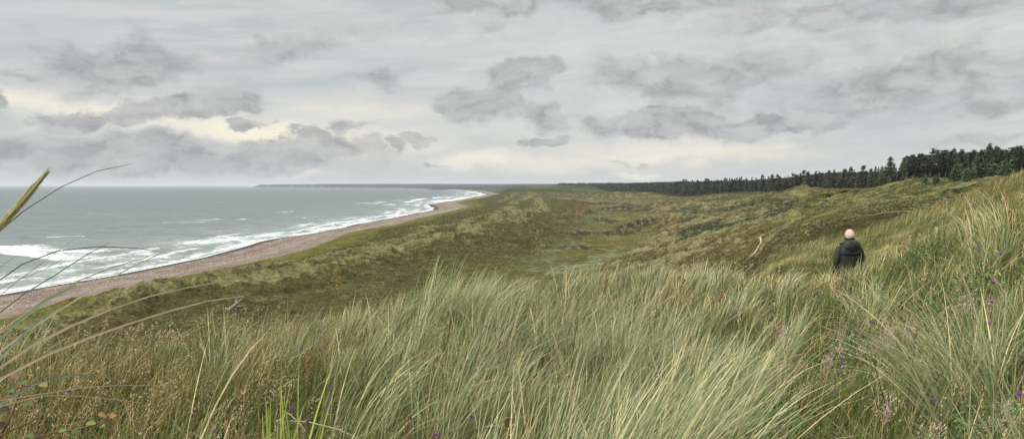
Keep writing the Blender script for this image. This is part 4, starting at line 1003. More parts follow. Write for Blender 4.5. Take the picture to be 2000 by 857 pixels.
def build_tussocks():
    w = (4, 4, 3, 3, 3.4, 2)
    tussock('marram_tussock', 1190, 3.05, 300, 1.10, .05, .22, .25, w, 'large streaming marram tussock at the bottom edge right of centre', rad=.26, bend=(.3, .95))
    tussock('marram_tussock', 1330, 3.4, 260, 1.05, .02, .22, .3, w, 'marram tussock leaning right with many straw blades above the bottom edge', rad=.26, bend=(.3, 1.))
    tussock('marram_tussock', 1010, 2.9, 120, .98, .2, .5, .1, (3, 4, 3, 4, 4, 1), 'upright marram tussock at the bottom edge in the middle', rad=.22, bend=(.1, .6))
    tussock('marram_tussock', 1905, 3.6, 220, .88, 2.75, .3, .25, (4, 4, 3, 3, 2, 2), 'marram tussock fanning left beside the violet flowers at lower right', rad=.14, bend=(.3, 1.2), wmul=1.1)
    tussock('marram_tussock', 1930, 3.7, 60, .72, .6, .5, .1, (4, 4, 3, 3, 2, 2), 'narrow upright marram tuft at far lower right', rad=.1, bend=(.1, .9), wmul=1.1)
    tussock('marram_tussock', 845, 7.6, 240, .86, .25, .4, .12, (5, 4, 4, 2, 2, 2), 'tall marram tussock breaking the skyline of the near dune left of centre', rad=.26, wmul=1.15, bend=(.2, 1.))
    tussock('marram_tussock', 930, 7.9, 220, .82, .1, .3, .2, (5, 4, 3, 3, 3, 1), 'marram tussock leaning right behind the tall one left of centre', rad=.3, wmul=1.15)
    tussock('marram_tussock', 425, 5.4, 46, .62, .9, 1.4, .1, (5, 3, 5, 1, 1, 3), 'thin spiky marram tuft standing clear against the dark slope at left', rad=.09, bend=(.05, .8), wmul=1.0)
    tussock('marram_tussock', 580, 6.2, 26, .72, .9, .9, .05, (5, 3, 5, 2, 1, 3), 'few tall upright marram blades against the dark hollow left of centre', rad=.22, bend=(.0, .7), wmul=1.0)
    tussock('marram_tussock', 345, 3.2, 26, 1.08, .5, .5, .1, (5, 4, 4, 1, 1, 3), 'broad green marram blades rising at lower left', rad=.12, bend=(.1, .9), wmul=1.2)
    tussock('iris_clump', 545, 3.1, 30, .86, .9, .9, .03, (3, 3), 'short broad yellow-green leaves at the bottom edge left of centre', rad=.10, bend=(.0, .5), wmul=2.3, pal=np.array([(.27, .32, .07), (.36, .36, .09)]), group=None)
    tussock('marram_tussock', 690, 4.0, 140, .86, .25, .4, .2, (5, 4, 4, 2, 3, 2), 'mid-green marram tussock in front of the dark gap left of centre', rad=.2, wmul=1.1)
    tussock('marram_tussock', 1420, 5.4, 150, .66, .1, .35, .25, (5, 4, 3, 3, 2, 2), 'grey-green marram tussock on the left side of the flowery hollow', rad=.28, wmul=1.2)
    tussock('marram_tussock', 1642, 11.3, 70, .46, .3, .9, .1, (4, 3, 3, 4, 3, 2), 'short pale marram tuft just in front of the walker, left side', rad=.3, wmul=1.3, bend=(.1, 1.2))
    tussock('marram_tussock', 1688, 11.2, 80, .50, .3, .9, .1, (4, 3, 3, 4, 3, 2), 'short pale marram tuft just in front of the walker, right side', rad=.32, wmul=1.3, bend=(.1, 1.2))
    tussock('marram_tussock', 1700, 7.2, 120, .55, 2.6, .9, .25, (2, 3, 2, 4, 4, 1), 'pale arching marram tuft below the walker', rad=.2, wmul=1.1, bend=(.4, 1.6))
    tussock('marram_tussock', 1930, 8.5, 80, .75, 2.5, .9, .15, (2, 3, 1, 4, 5, 1), 'straw coloured marram tuft against the wood at the right edge', rad=.25, wmul=1.15, bend=(.3, 1.4))

M_PETAL = simple_mat('violet petal', (.36, .12, .40), .6, .3, 60, .2, trans=.25)
M_STEM = simple_mat('green stem', (.12, .17, .06), .7, .2, 30, .2)
M_RUST = blade_material('rusty seed', .15, .8, .1)
def leafquads(B, c, dv, sd, l, w, col):
    V = np.stack([c - dv * l * .6, c + sd * w, c + dv * l, c - sd * w], 1); B.add(V, np.arange(len(c) * 4).reshape(-1, 4), np.repeat(col[:, None], 4, 1))

FLOWERS = [(418, 842, 'bright violet flower at the bottom edge left of centre, largest on that side'), (1824, 783, 'bright violet flower head at lower right, largest of them'),
    (1940, 553, 'violet flower high on the green bank near the right edge'), (1936, 590, 'pale violet flower just under the high one near the right edge'), (1931, 632, 'small violet flower above the arching tuft near the right edge'),
    (1759, 610, 'small violet flower right of the dark green patch below the walker'), (1701, 629, 'violet flower above the dark green patch below the walker'), (1679, 646, 'broad violet flower at the top of the dark green patch'),
    (1800, 636, 'violet flower left of the arching tuft at lower right'), (1644, 640, 'faint violet flower left of the dark green patch'), (1644, 701, 'upper of the violet flowers in column under the dark green patch'),
    (1646, 718, 'second of the violet flowers in column under the dark green patch'), (1635, 730, 'third of the violet flowers in column under the dark green patch'), (1538, 739, 'bright violet flower beside reddish stalks left of the column of three'),
    (1511, 757, 'dull violet flower beside the bright one at the edge of the flowery hollow'), (1572, 719, 'violet flower half hidden under a brown seed head'), (1626, 766, 'small violet flower alone in green grass at lower right'),
    (1772, 791, 'faded violet flower left of the largest one'), (1995, 772, 'violet flower cut by the right edge'),
    (1795, 480, 'violet flower on the bank right of the walker'), (1806, 487, 'violet flower touching the one on the bank right of the walker'), (1913, 486, 'leftmost violet flower of the cluster high on the bank'),
    (1925, 476, 'middle violet flower of the cluster high on the bank'), (1940, 470, 'topmost violet flower of the cluster high on the bank'), (1955, 497, 'violet flower lower right of the cluster high on the bank'),
    (588, 682, 'violet flower among brown stalks left of centre'), (624, 684, 'violet flower right of the one among brown stalks left of centre'), (642, 753, 'violet flower in green grass left of centre'),
    (571, 798, 'violet flower behind the broad yellow-green leaves'), (553, 813, 'violet flower between the broad yellow-green leaves'), (601, 823, 'violet flower right of the broad yellow-green leaves'),
    (742, 791, 'small violet flower left of the brown spike at the bottom'), (921, 814, 'violet flower among upright blades at bottom centre'), (967, 836, 'tall violet flower at the bottom edge, centre'),
    (853, 850, 'violet flower cut by the bottom edge, left of centre'), (1070, 724, 'violet flower in the grassy hollow in the middle'), (1284, 729, 'violet flower behind the streaming tussock'),
    (1272, 817, 'violet flower inside the streaming tussock near the bottom'), (1412, 700, 'dark violet flower right of the streaming tussock'), (1481, 630, 'violet flower at the upper left of the flowery hollow'),
    (135, 765, 'small dark violet flower above the bramble'), (230, 755, 'small violet flower in the grass at left')]
def build_flowers():
    rg = np.random.default_rng(21); protos = []
    for s in range(3):
        n = 46; a = rg.uniform(0, 6.28, n); el = rg.uniform(-.1, 1.4, n)
        dv = np.stack([np.cos(a) * np.cos(el), np.sin(a) * np.cos(el), np.sin(el)], 1); sd = np.cross(dv, rg.normal(0, 1, (n, 3))); sd /= np.linalg.norm(sd, axis=1)[:, None]
        B = Batch(); leafquads(B, dv * .006, dv, sd, np.full((n, 1), .012), np.full((n, 1), .0034), np.tile((.4, .1, .45), (n, 1)))
        protos.append(B.build('petals', M_PETAL, link=False))
    Vs, Qs = tube_np([(0, 0, -.5), (.01, 0, -.3), (-.005, 0, -.12), (0, 0, 0)], [.0016, .0015, .0013, .0012], 5)
    stem = mesh_np('stem', Vs, Qs, M_STEM, link=False)
    for i, (px, py, lab) in enumerate(FLOWERS):
        near = py > 770
        lift = .40 if near else .36
        g = ground_hit(px, py, lift); hh = lift
        dd = math.hypot(g[0], g[1]); r = ray(px, py); t = g[1] / r[1]
        p = np.array([r[0] * t, r[1] * t, EYE + r[2] * t])
        o = tag(empty('violet_flower', p, rg.uniform(0, 6)), lab, 'flower', 'violet flowers in the near grass')
        for me, nm in ((protos[i % 3], 'petals'), (stem, 'stem')):
            c = bpy.data.objects.new(nm, me); COL.objects.link(c); c.parent = o
            if nm == 'petals': k = rg.uniform(.6, .9) * (1 + .05 * dd); c.scale = (k,) * 3; c.rotation_euler = (rg.uniform(.2, .9), 0, rg.uniform(0, 6))
RUST = [(1020, 680, .95, 'tall red-brown sorrel spike in the middle with loose branches'), (1336, 672, .8, 'rust sorrel spike behind the streaming tussock'), (1316, 556, .8, 'orange-brown spike on the far side of the near grass, middle of three'),
    (1372, 574, .9, 'orange-brown spike at the right of the far grass edge'), (1287, 545, .7, 'small orange-brown spike standing up at the far grass edge'), (1279, 580, .8, 'pinkish spike below the small one at the far grass edge'),
    (1176, 558, .9, 'brown spike in the pale grass right of centre'), (570, 718, 1., 'pinkish-brown feathery spike at left, beside a tall green stem'), (761, 838, .9, 'dense dark-brown spike at the bottom edge left of centre'),
    (997, 754, .9, 'red-brown spike low in the middle beside upright blades'), (1500, 640, .8, 'orange patch of sorrel at the left edge of the flowery hollow'), (1552, 640, .7, 'small rust spike in the flowery hollow'), (1985, 815, .9, 'red sorrel spike at the lower right corner')]
PLUMES = [(1840, 592), (1866, 601), (1892, 595), (1709, 664), (1727, 664), (1755, 651), (1775, 665), (1657, 688), (1888, 814), (1722, 806), (1600, 716), (1745, 850), (1815, 820), (1578, 690), (1506, 655), (1680, 680)]
PL_LAB = ['pinkish feathery seed head left of three above the arching tuft', 'pinkish seed head, middle of three above the arching tuft', 'broad pinkish seed head, right of three above the arching tuft', 'pale mauve seed head, left of a pair right of the dark green patch', 'pale seed head, right of a pair right of the dark green patch',
    'seed head above the pair right of the dark green patch', 'seed head right of the pair beside the dark green patch', 'brownish seed head below the dark green patch', 'large straw seed head at lower right in front of the arching tuft', 'drooping brown seed head left of the largest violet flower',
    'round tan seed head in the flowery hollow', 'pale seed head at the bottom edge below the flowery hollow', 'straw seed head right of the largest violet flower', 'tan seed head upper left in the flowery hollow', 'pinkish seed head at the upper left rim of the flowery hollow', 'small seed head right under the dark green patch']
def spike_obj(name, px, py, size, lab, group, cols, m, spread, cat, headlen=.3, lift=.5, straight=True, L=None):
    g = ground_hit(px, py, lift - .03); B = Batch(); r = ray(px, py); t = g[1] / r[1]; p = np.array([r[0] * t, g[1], g[2]])
    L = L or lift + .05
    panicles(B, np.array([p[0]]), np.array([p[1]]), np.array([p[2]]), np.array([L]), np.array([cols]), headlen, m, spread * size, az=np.array([WIND]), sz=1.3 * size, straight=straight)
    d = np.hypot(p[0], p[1])
    # parts: stalk and head
    root = tag(empty(name, p), lab, cat, group)
    one = Batch(); one.add(B.V[0], B.Q[0], B.C[0]); one.build('stalk', M_BLADE, root, p)
    two = Batch(); two.add(B.V[1], B.Q[1] - len(B.V[0]), B.C[1]); two.build('seed_head', M_RUST, root, p)
def build_spikes():
    for px, py, s, lab in RUST:
        spike_obj('sorrel_spike', px, py, s, lab, 'rusty sorrel spikes in the near grass', (.27, .135, .065) if px != 761 else (.20, .09, .05), 80, .008, 'sorrel', .28, .5)
    for (px, py), lab in zip(PLUMES, PL_LAB):
        spike_obj('feathery_seed_head', px, py, 1.0, lab, 'feathery seed heads at lower right', (.46, .34, .27), 120, .016, 'seed head', .22, .45)
    # two taller yellow-orange docks that stand against the valley
    for px, py, d, lab in ((1050, 462, 8.0, 'orange-yellow flowering dock standing up against the valley in the middle'), (655, 540, 6.3, 'orange-yellow branching dock against the dark slope left of centre')):
        top = P(px, py - 12, d); x, y = top[0], d; z = float(H(x, y)[0]); L = top[2] - z; root = tag(empty('dock_plant', (x, y, z)), lab, 'dock', 'docks rising above the near grass')
        V, Q = tube_np([(0.02, 0, 0), (.01, 0, L * .5), (-.005, 0, L * .8), (0, 0, L)], [.0022, .002, .0016, .0008], 5); mesh_np('stalk', V, Q, M_BLADE, np.tile((.25, .22, .1), (len(V), 1)), root)
        n = 110; B = Batch(); rg = np.random.default_rng(int(px)); s = rg.random(n); k = np.round(s * 5) / 5
        c = np.stack([rg.normal(0, 1, n) * .040 * (1.1 - s), rg.normal(0, .018, n), L - .2 + .2 * (k + rg.normal(0, .05, n))], 1)
        dv = rg.normal(0, 1, (n, 3)); dv /= np.linalg.norm(dv, axis=1)[:, None]; sd = np.cross(dv, rg.normal(0, 1, (n, 3))); sd /= np.linalg.norm(sd, axis=1)[:, None]
        leafquads(B, c, dv, sd, np.full((n, 1), .010), np.full((n, 1), .006), pick(np.array([(.34, .25, .09), (.28, .17, .06), (.24, .22, .08)]), (3, 2, 1), n)); B.build('flower_head', M_RUST, root)

def build_bramble():
    d = 1.35; base = P(-60, 900, d); base[2] = float(H(base[0], base[1])[0]); root = tag(empty('bramble', base), 'bramble shoot with round green and orange leaves at the lower left corner', 'bramble')
    M_CANE = simple_mat('bramble cane', (.16, .07, .05), .6, .4, 60, .3); M_LEAF = simple_mat('bramble leaf', None, .5, .2, 60, .3, trans=.25, attr=True)
    canes = [[(-60, 905), (0, 850), (30, 790), (46, 745), (60, 690)], [(-40, 905), (40, 868), (100, 845), (150, 838), (175, 832), (222, 812)], [(-60, 860), (0, 800), (23, 763), (85, 748)], [(-50, 880), (20, 840), (70, 815), (60, 785)]]
    for c in canes:
        pts = curve_pts([P(a, b, d + .02 * i) for i, (a, b) in enumerate(c)], 12); V, Q = tube_np(np.concatenate([[base], pts]), np.linspace(.0028, .0010, 13), 6); mesh_np('cane', V - base, Q, M_CANE, parent=root, smooth=True)
    G, O, RD = (.085, .13, .025), (.34, .17, .045), (.075, .05, .025)
    for px, py, s, c in [(46, 747, 1.1, G), (85, 751, 1.0, (.30, .22, .06)), (55, 790, 1.3, G), (23, 763, 1.0, G), (177, 827, 1.1, (.17, .22, .04)), (198, 811, 1.15, O), (220, 812, .9, O), (200, 832, .8, (.2, .2, .05)), (122, 841, .9, (.16, .22, .04)),
                          (147, 841, .9, G), (57, 851, 1.3, G), (10, 800, 1.2, RD), (5, 830, 1.1, RD), (30, 735, 1.0, (.2, .12, .08)), (100, 738, .7, RD), (15, 775, .9, (.14, .08, .05)), (0, 848, 1.3, (.08, .13, .03)), (70, 705, .6, RD)]:
        p = P(px, py, d + rng.uniform(-.03, .04)); s *= .0066; a = np.linspace(0, 2 * np.pi, 13)[:-1]
        rad = s * (1 + .12 * np.cos(3 * a) + rng.normal(0, .05, 12)); ex = rng.normal(0, .35, 3) + np.array([1, 0, 0]); ex /= np.linalg.norm(ex); ez = np.array([0, -.5, 1.]) + rng.normal(0, .25, 3); ey = np.cross(ez, ex); ey /= np.linalg.norm(ey); en = np.cross(ex, ey)
        V = np.concatenate([[p], p + ex * (rad * np.cos(a))[:, None] * 1.1 + ey * (rad * np.sin(a))[:, None] + en * (np.abs(np.sin(a)) * s * .3)[:, None]])
        Tt = np.array([(0, 1 + i, 1 + (i + 1) % 12) for i in range(12)]); mesh_np('leaf', V - base, Tt, M_LEAF, np.tile(c, (13, 1)), root, True)

def build_leafy_patches():
    M = blade_material('burnet leaf', .2, .6, .2)
    for px, py, wd, hh, lab in ((1655, 690, .50, .34, 'dark green leafy patch in the grass below the walker'), (1880, 575, .45, .40, 'dark green leafy patch high on the bank near the right edge'),
                            (1790, 500, .40, .34, 'small dark green leafy patch on the bank right of the walker'), (1940, 860, .5, .36, 'dark green leafy patch at the lower right corner'), (1500, 830, .4, .34, 'green leafy patch low beside the streaming tussock')):
        g = ground_hit(px, py, .2); n = 1100; rg = np.random.default_rng(px)
        x = rg.normal(0, wd * .5, n); y = rg.normal(0, wd * .45, n); z = H(g[0] + x, g[1] + y) - g[2] + hh * rg.random(n) ** .7 * np.exp(-(x * x + y * y) / (wd * wd))
        c = np.stack([x, y, z], 1); dv = rg.normal(0, 1, (n, 3)) * np.array([1, 1, .5]); dv /= np.linalg.norm(dv, axis=1)[:, None]; sd = np.cross(dv, np.array([0, 0, 1.]) + rg.normal(0, .4, (n, 3))); sd /= np.linalg.norm(sd, axis=1)[:, None]
        B = Batch(); l = rg.uniform(.012, .026, (n, 1)); leafquads(B, c, dv, sd, l, l * .45, pick(np.array([(.05, .12, .025), (.08, .16, .035), (.11, .19, .05)]), (3, 3, 2), n))
        root = tag(empty('leafy_plant', g), lab, 'leafy plant', 'leafy patches in the near grass'); B.build('foliage', M, root)
        S_ = Batch()
        for k in range(14):
            a = k * .45; r_ = wd * .4 * (k % 4) / 4; V, Q = tube_np([(r_ * math.cos(a), r_ * math.sin(a), -.05), (r_ * 1.2 * math.cos(a), r_ * 1.2 * math.sin(a), hh * .7)], [.003, .002], 4); S_.add(V, Q, np.tile((.15, .08, .05), (len(V), 1)))
        S_.build('stem', M_STEM, root)

def build_driftwood():
    g = ground_hit(452, 606, dmin=60); k = g[1]; M_W = simple_mat('bleached wood', (.30, .26, .22), .85, .35, 2, .2, bump=.03)
    root = tag(empty('dead_branch', g), 'bleached grey dead branch lying on the dark slope beside the spiky tuft at left', 'dead branch')
    def Q3(a, b, o=0): p = P(a, b, k + o); return p
    pts = [g + np.array([-.5, 0, -.3])] + [Q3(a, b) for a, b in ((446, 605), (456, 598), (466, 589), (474, 582))]
    V, Q = tube_np(np.array(pts), [.5, .42, .32, .26, .10], 8); mesh_np('stem', V - g, Q, M_W, parent=root, smooth=True)
    for c in (((446, 605), (440, 602), (436, 604)), ((458, 597), (468, 598), (476, 596)), ((462, 593), (460, 586), (463, 581))):
        V, Q = tube_np(np.array([Q3(a, b, .3 * i) for i, (a, b) in enumerate(c)]), [.26, .2, .08], 6); mesh_np('limb', V - g, Q, M_W, parent=root, smooth=True)

# ------------------------------------------------------------------ the walker
def skin_mesh(name, verts, edges, radii, mat, parent, root=0, sub=2, smooth=True):
    me = bpy.data.meshes.new('tmp'); me.from_pydata([tuple(v) for v in verts], edges, []); ob = bpy.data.objects.new('tmp', me); COL.objects.link(ob)
    md = ob.modifiers.new('Skin', 'SKIN'); md.use_smooth_shade = smooth; md.branch_smoothing = .6
    if not me.skin_vertices: me.skin_vertices.new()
    for i, r in enumerate(radii):
        sv = me.skin_vertices[0].data[i]; rr = r if isinstance(r, tuple) else (r, r); sv.radius = rr; sv.use_root = (i == root); sv.use_loose = False
    s = ob.modifiers.new('Sub', 'SUBSURF'); s.levels = sub; s.render_levels = sub
    bpy.context.view_layer.update(); dg = bpy.context.evaluated_depsgraph_get()
    m2 = bpy.data.meshes.new_from_object(ob.evaluated_get(dg)); m2.name = name
    bpy.data.objects.remove(ob); m2.materials.clear(); m2.materials.append(mat)
    for p in m2.polygons: p.use_smooth = True
    o = bpy.data.objects.new(name, m2); COL.objects.link(o); o.parent = parent
    return o

def loft(name, rings, mat, parent, sides=28, cap=True, wr=.0, seed=0):
    """rings: (z, rx, ry, cx, cy, power)"""
    rg = np.random.default_rng(seed); a = np.linspace(0, 2 * np.pi, sides, endpoint=False); V = []
    for z, rx, ry, cx, cy, pw in rings:
        ca, sa = np.cos(a), np.sin(a); k = (np.abs(ca) ** pw + np.abs(sa) ** pw) ** (-1 / pw)
        fold = 1 + wr * np.sin(a * 7 + seed + z * 9) + wr * .7 * np.sin(a * 11 + 3 + z * 5) 
        V.append(np.stack([cx + rx * k * ca * fold, cy + ry * k * sa * fold, np.full(sides, z) + wr * .12 * np.sin(a * 5)], 1))
    V = np.array(V); n = len(rings); i = np.arange(n - 1)[:, None] * sides; j = np.arange(sides)[None]; j2 = (j + 1) % sides
    Q = np.stack([i + j, i + j2, i + sides + j2, i + sides + j], -1).reshape(-1, 4); V = V.reshape(-1, 3); fs = [Q]
    if cap:
        V = np.concatenate([V, [[rings[0][3], rings[0][4], rings[0][0]], [rings[-1][3], rings[-1][4], rings[-1][0]]]]); k = np.arange(sides)
        fs.append(np.stack([np.full(sides, len(V) - 2), (k + 1) % sides, k], 1)); fs.append(np.stack([np.full(sides, len(V) - 1), (n - 1) * sides + k, (n - 1) * sides + (k + 1) % sides], 1))
    return mesh_np(name, V, fs, mat, parent=parent, smooth=True)

def ellipsoid(name, c, r, mat, parent, seg=28, rings=16, fn=None):
    u = np.linspace(0, np.pi, rings); a = np.linspace(0, 2 * np.pi, seg, endpoint=False); U, A = np.meshgrid(u, a, indexing='ij')
    D = np.stack([np.sin(U) * np.cos(A), np.sin(U) * np.sin(A), np.cos(U)], -1).reshape(-1, 3); V = D * np.array(r)
    if fn is not None: V = fn(V, D)
    V = V + np.array(c); i = np.arange(rings - 1)[:, None] * seg; j = np.arange(seg)[None]; j2 = (j + 1) % seg
    Q = np.stack([i + j, i + seg + j, i + seg + j2, i + j2], -1).reshape(-1, 4); return mesh_np(name, V, Q, mat, parent=parent, smooth=True)

def build_person():
    x, y = (1660 - 1000) / F * 13.3, 13.3; z = float(H(x, y)[0])
    top = P(1667, 445, 13.3)[2]; Hgt = 1.76; zf = top - Hgt        # soles
    root = tag(empty('person', (x, y, zf), R(-6)), 'man with balding white head in a dark hooded jacket, walking away through the grass', 'person')
    root.scale = (1, 1, 1)
    SK = simple_mat('skin', (.60, .36, .29), .6, .06, 14, .25, col2=(.70, .50, .43)); HR = simple_mat('white hair', (.60, .46, .40), .7, .15, 60, .2)
    OL = simple_mat('olive waxed cotton', (.024, .025, .015), .55, .35, 9, .3, bump=.01); NV = simple_mat('navy cloth', (.015, .017, .019), .6, .35, 9, .3, bump=.01)
    TR = simple_mat('trousers', (.06, .055, .045), .8, .3, 10, .2, bump=.01); BT = simple_mat('boot leather', (.05, .035, .025), .5, .3, 10, .4)
    vs, es, rs = [], [], []
    def add(p, r, par=None):
        vs.append(p); rs.append(r); i = len(vs) - 1
        if par is not None: es.append((par, i))
        return i
    pel = add((0, 0, .95), (.145, .11)); w = add((0, 0, 1.12), (.14, .10), pel); ch = add((0, .0, 1.32), (.165, .115), w); nb = add((0, -.01, 1.46), (.07, .065), ch); nk = add((.005, .01, 1.53), (.058, .06), nb)
    jw = add((.01, .035, 1.585), (.066, .075), nk); sk = add((.012, .02, 1.66), (.078, .092), jw); cr_ = add((.012, .015, 1.715), (.058, .068), sk)
    add((.014, .125, 1.62), (.012, .012), jw)                      # nose
    for s in (-1, 1):
        hip = add((s * .095, 0, .88), (.095, .095), pel); fwd = .16 if s > 0 else -.12
        kn = add((s * .11, .05 + fwd * .6, .50), (.06, .062), hip); an = add((s * .11, fwd - .02, .09), (.038, .04), kn); add((s * .125, fwd + .13, .035), (.042, .03), an)
        sh = add((s * .175, 0, 1.41), (.062, .06), ch); el = add((s * .27, -.045, 1.13), (.042, .042), sh); wr = add((s * .255, .07, .90), (.028, .024), el)
        pm = add((s * .245, .105, .83), (.038, .016), wr)
        for k, (dx, ln) in enumerate(((-.030, .070), (-.010, .082), (.010, .078), (.030, .062))):
            b = (s * .245 + dx * .95, .120, .795); f1 = add(b, (.0095, .0095), pm); f2 = add((b[0], b[1] + .012, b[2] - ln * .55), (.0085, .0085), f1); add((b[0], b[1] - .004, b[2] - ln), (.007, .007), f2)
        t1 = add((s * (.245 - .035), .125, .85), (.011, .011), pm); add((s * (.245 - .052), .145, .815), (.009, .009), t1)
    skin_mesh('body', vs, es, rs, SK, root)
    for s in (-1, 1):
        def earf(V, D): V[:, 0] *= (1 - .35 * (D[:, 2] < 0)); return V
        ellipsoid('ear', (.012 + s * .078, .008, 1.635), (.012, .022, .034), SK, root, 14, 10, earf)
        ellipsoid('eye', (.012 + s * .032, .098, 1.655), (.012, .012, .012), HR, root, 12, 8)
    # smooth skull and the short white hair round the back and sides
    def skull(V, D): V[:, 1] += .012 * D[:, 2]; V[:, 2] *= np.where(D[:, 2] > 0, 1, .85); return V
    def hairf(V, D):
        k = 1 + .02 * np.sin(D[:, 0] * 40) * np.sin(D[:, 2] * 35); V *= k[:, None]; front = sstep(D[:, 1], .1, .5); V[:, 1] -= front * .05; V[:, 0] *= (1 - .1 * front); V[:, 2] = np.where(D[:, 2] > .45, V[:, 2] * (1 - .0 * D[:, 2]), V[:, 2]); return V
    ellipsoid('hair', (.012, -.004, 1.622), (.078, .092, .085), HR, root, 28, 18, hairf)
    ellipsoid('scalp', (.012, .006, 1.645), (.076, .092, .090), SK, root, 30, 20, skull)
    # jacket: body panel, yoke, sleeves, collar and hood hanging open on the back
    jk = loft('jacket', [(.70, .245, .185, 0, -.01, 2.4), (.80, .25, .185, 0, -.01, 2.4), (.95, .235, .175, 0, -.01, 2.4), (1.10, .23, .170, 0, -.015, 2.4), (1.22, .235, .170, 0, -.02, 2.4), (1.34, .238, .160, 0, -.02, 2.3), (1.41, .215, .140, 0, -.02, 2.2), (1.455, .155, .115, 0, -.015, 2.1), (1.50, .095, .09, 0, 0, 2)], OL, root, 40, wr=.022, seed=3)
    loft('yoke', [(1.27, .242, .172, 0, -.02, 2.3), (1.30, .246, .172, 0, -.022, 2.3), (1.36, .240, .162, 0, -.022, 2.2), (1.42, .212, .142, 0, -.02, 2.1), (1.465, .150, .115, 0, -.012, 2), (1.51, .092, .09, 0, 0, 2)], NV, jk, 36, wr=.008, seed=5)
    for s in (-1, 1):
        sv = [(s * .165, -.01, 1.405), (s * .215, -.02, 1.35), (s * .262, -.04, 1.22), (s * .285, -.055, 1.10), (s * .285, .0, .98), (s * .27, .05, .885)]
        skin_mesh('sleeve', sv, [(i, i + 1) for i in range(5)], [.085, .088, .078, .070, .064, .056], NV if s > 0 else OL, jk, 0, 2)
        skin_mesh('trouser_leg', [(s * .08, 0, .93), (s * .105, .02 + .05 * s, .72), (s * .115, .05 + (.10 if s > 0 else -.06), .50), (s * .115, (.16 if s > 0 else -.12) - .01, .14)], [(0, 1), (1, 2), (2, 3)], [.115, .105, .085, .07], TR, root, 0, 2)
        fy = .16 if s > 0 else -.12
        skin_mesh('boot', [(s * .115, fy - .03, .12), (s * .115, fy - .03, .05), (s * .12, fy + .08, .045), (s * .125, fy + .15, .04)], [(0, 1), (1, 2), (2, 3)], [.055, .055, .05, .04], BT, root, 0, 2)
    for ch in root.children:
        if ch.name.split('.')[0] in ('body', 'jacket', 'trouser_leg', 'boot'): ch.scale = (.83, .95, 1)
    loft('collar', [(1.465, .125, .115, .005, -.01, 2), (1.50, .105, .10, .008, -.005, 2), (1.545, .098, .096, .01, 0, 2), (1.575, .100, .098, .012, -.008, 2)], NV, jk, 28, cap=False, wr=.012, seed=2)
    def hoodf(V, D):
        side = np.abs(D[:, 0]); V[:, 2] += -.035 * (side ** 2) + .02 * D[:, 2]; V[:, 1] += .10 * side ** 2.5
        V[:, 0] += .03 * (D[:, 0] > .55) * (D[:, 0] - .55) * 3; V *= (1 + .035 * np.sin(D[:, 0] * 9 + D[:, 2] * 12))[:, None]; return V
    ellipsoid('hood', (.01, -.125, 1.425), (.205, .080, .108), OL, jk, 36, 20, hoodf)
    def rimf(V, D):
        V[:, 1] += .11 * np.abs(D[:, 0]) ** 2.2; V[:, 2] -= .05 * np.abs(D[:, 0]) ** 1.5; return V
    ellipsoid('hood_rim', (.02, -.10, 1.515), (.225, .055, .042), NV, jk, 36, 14, rimf)

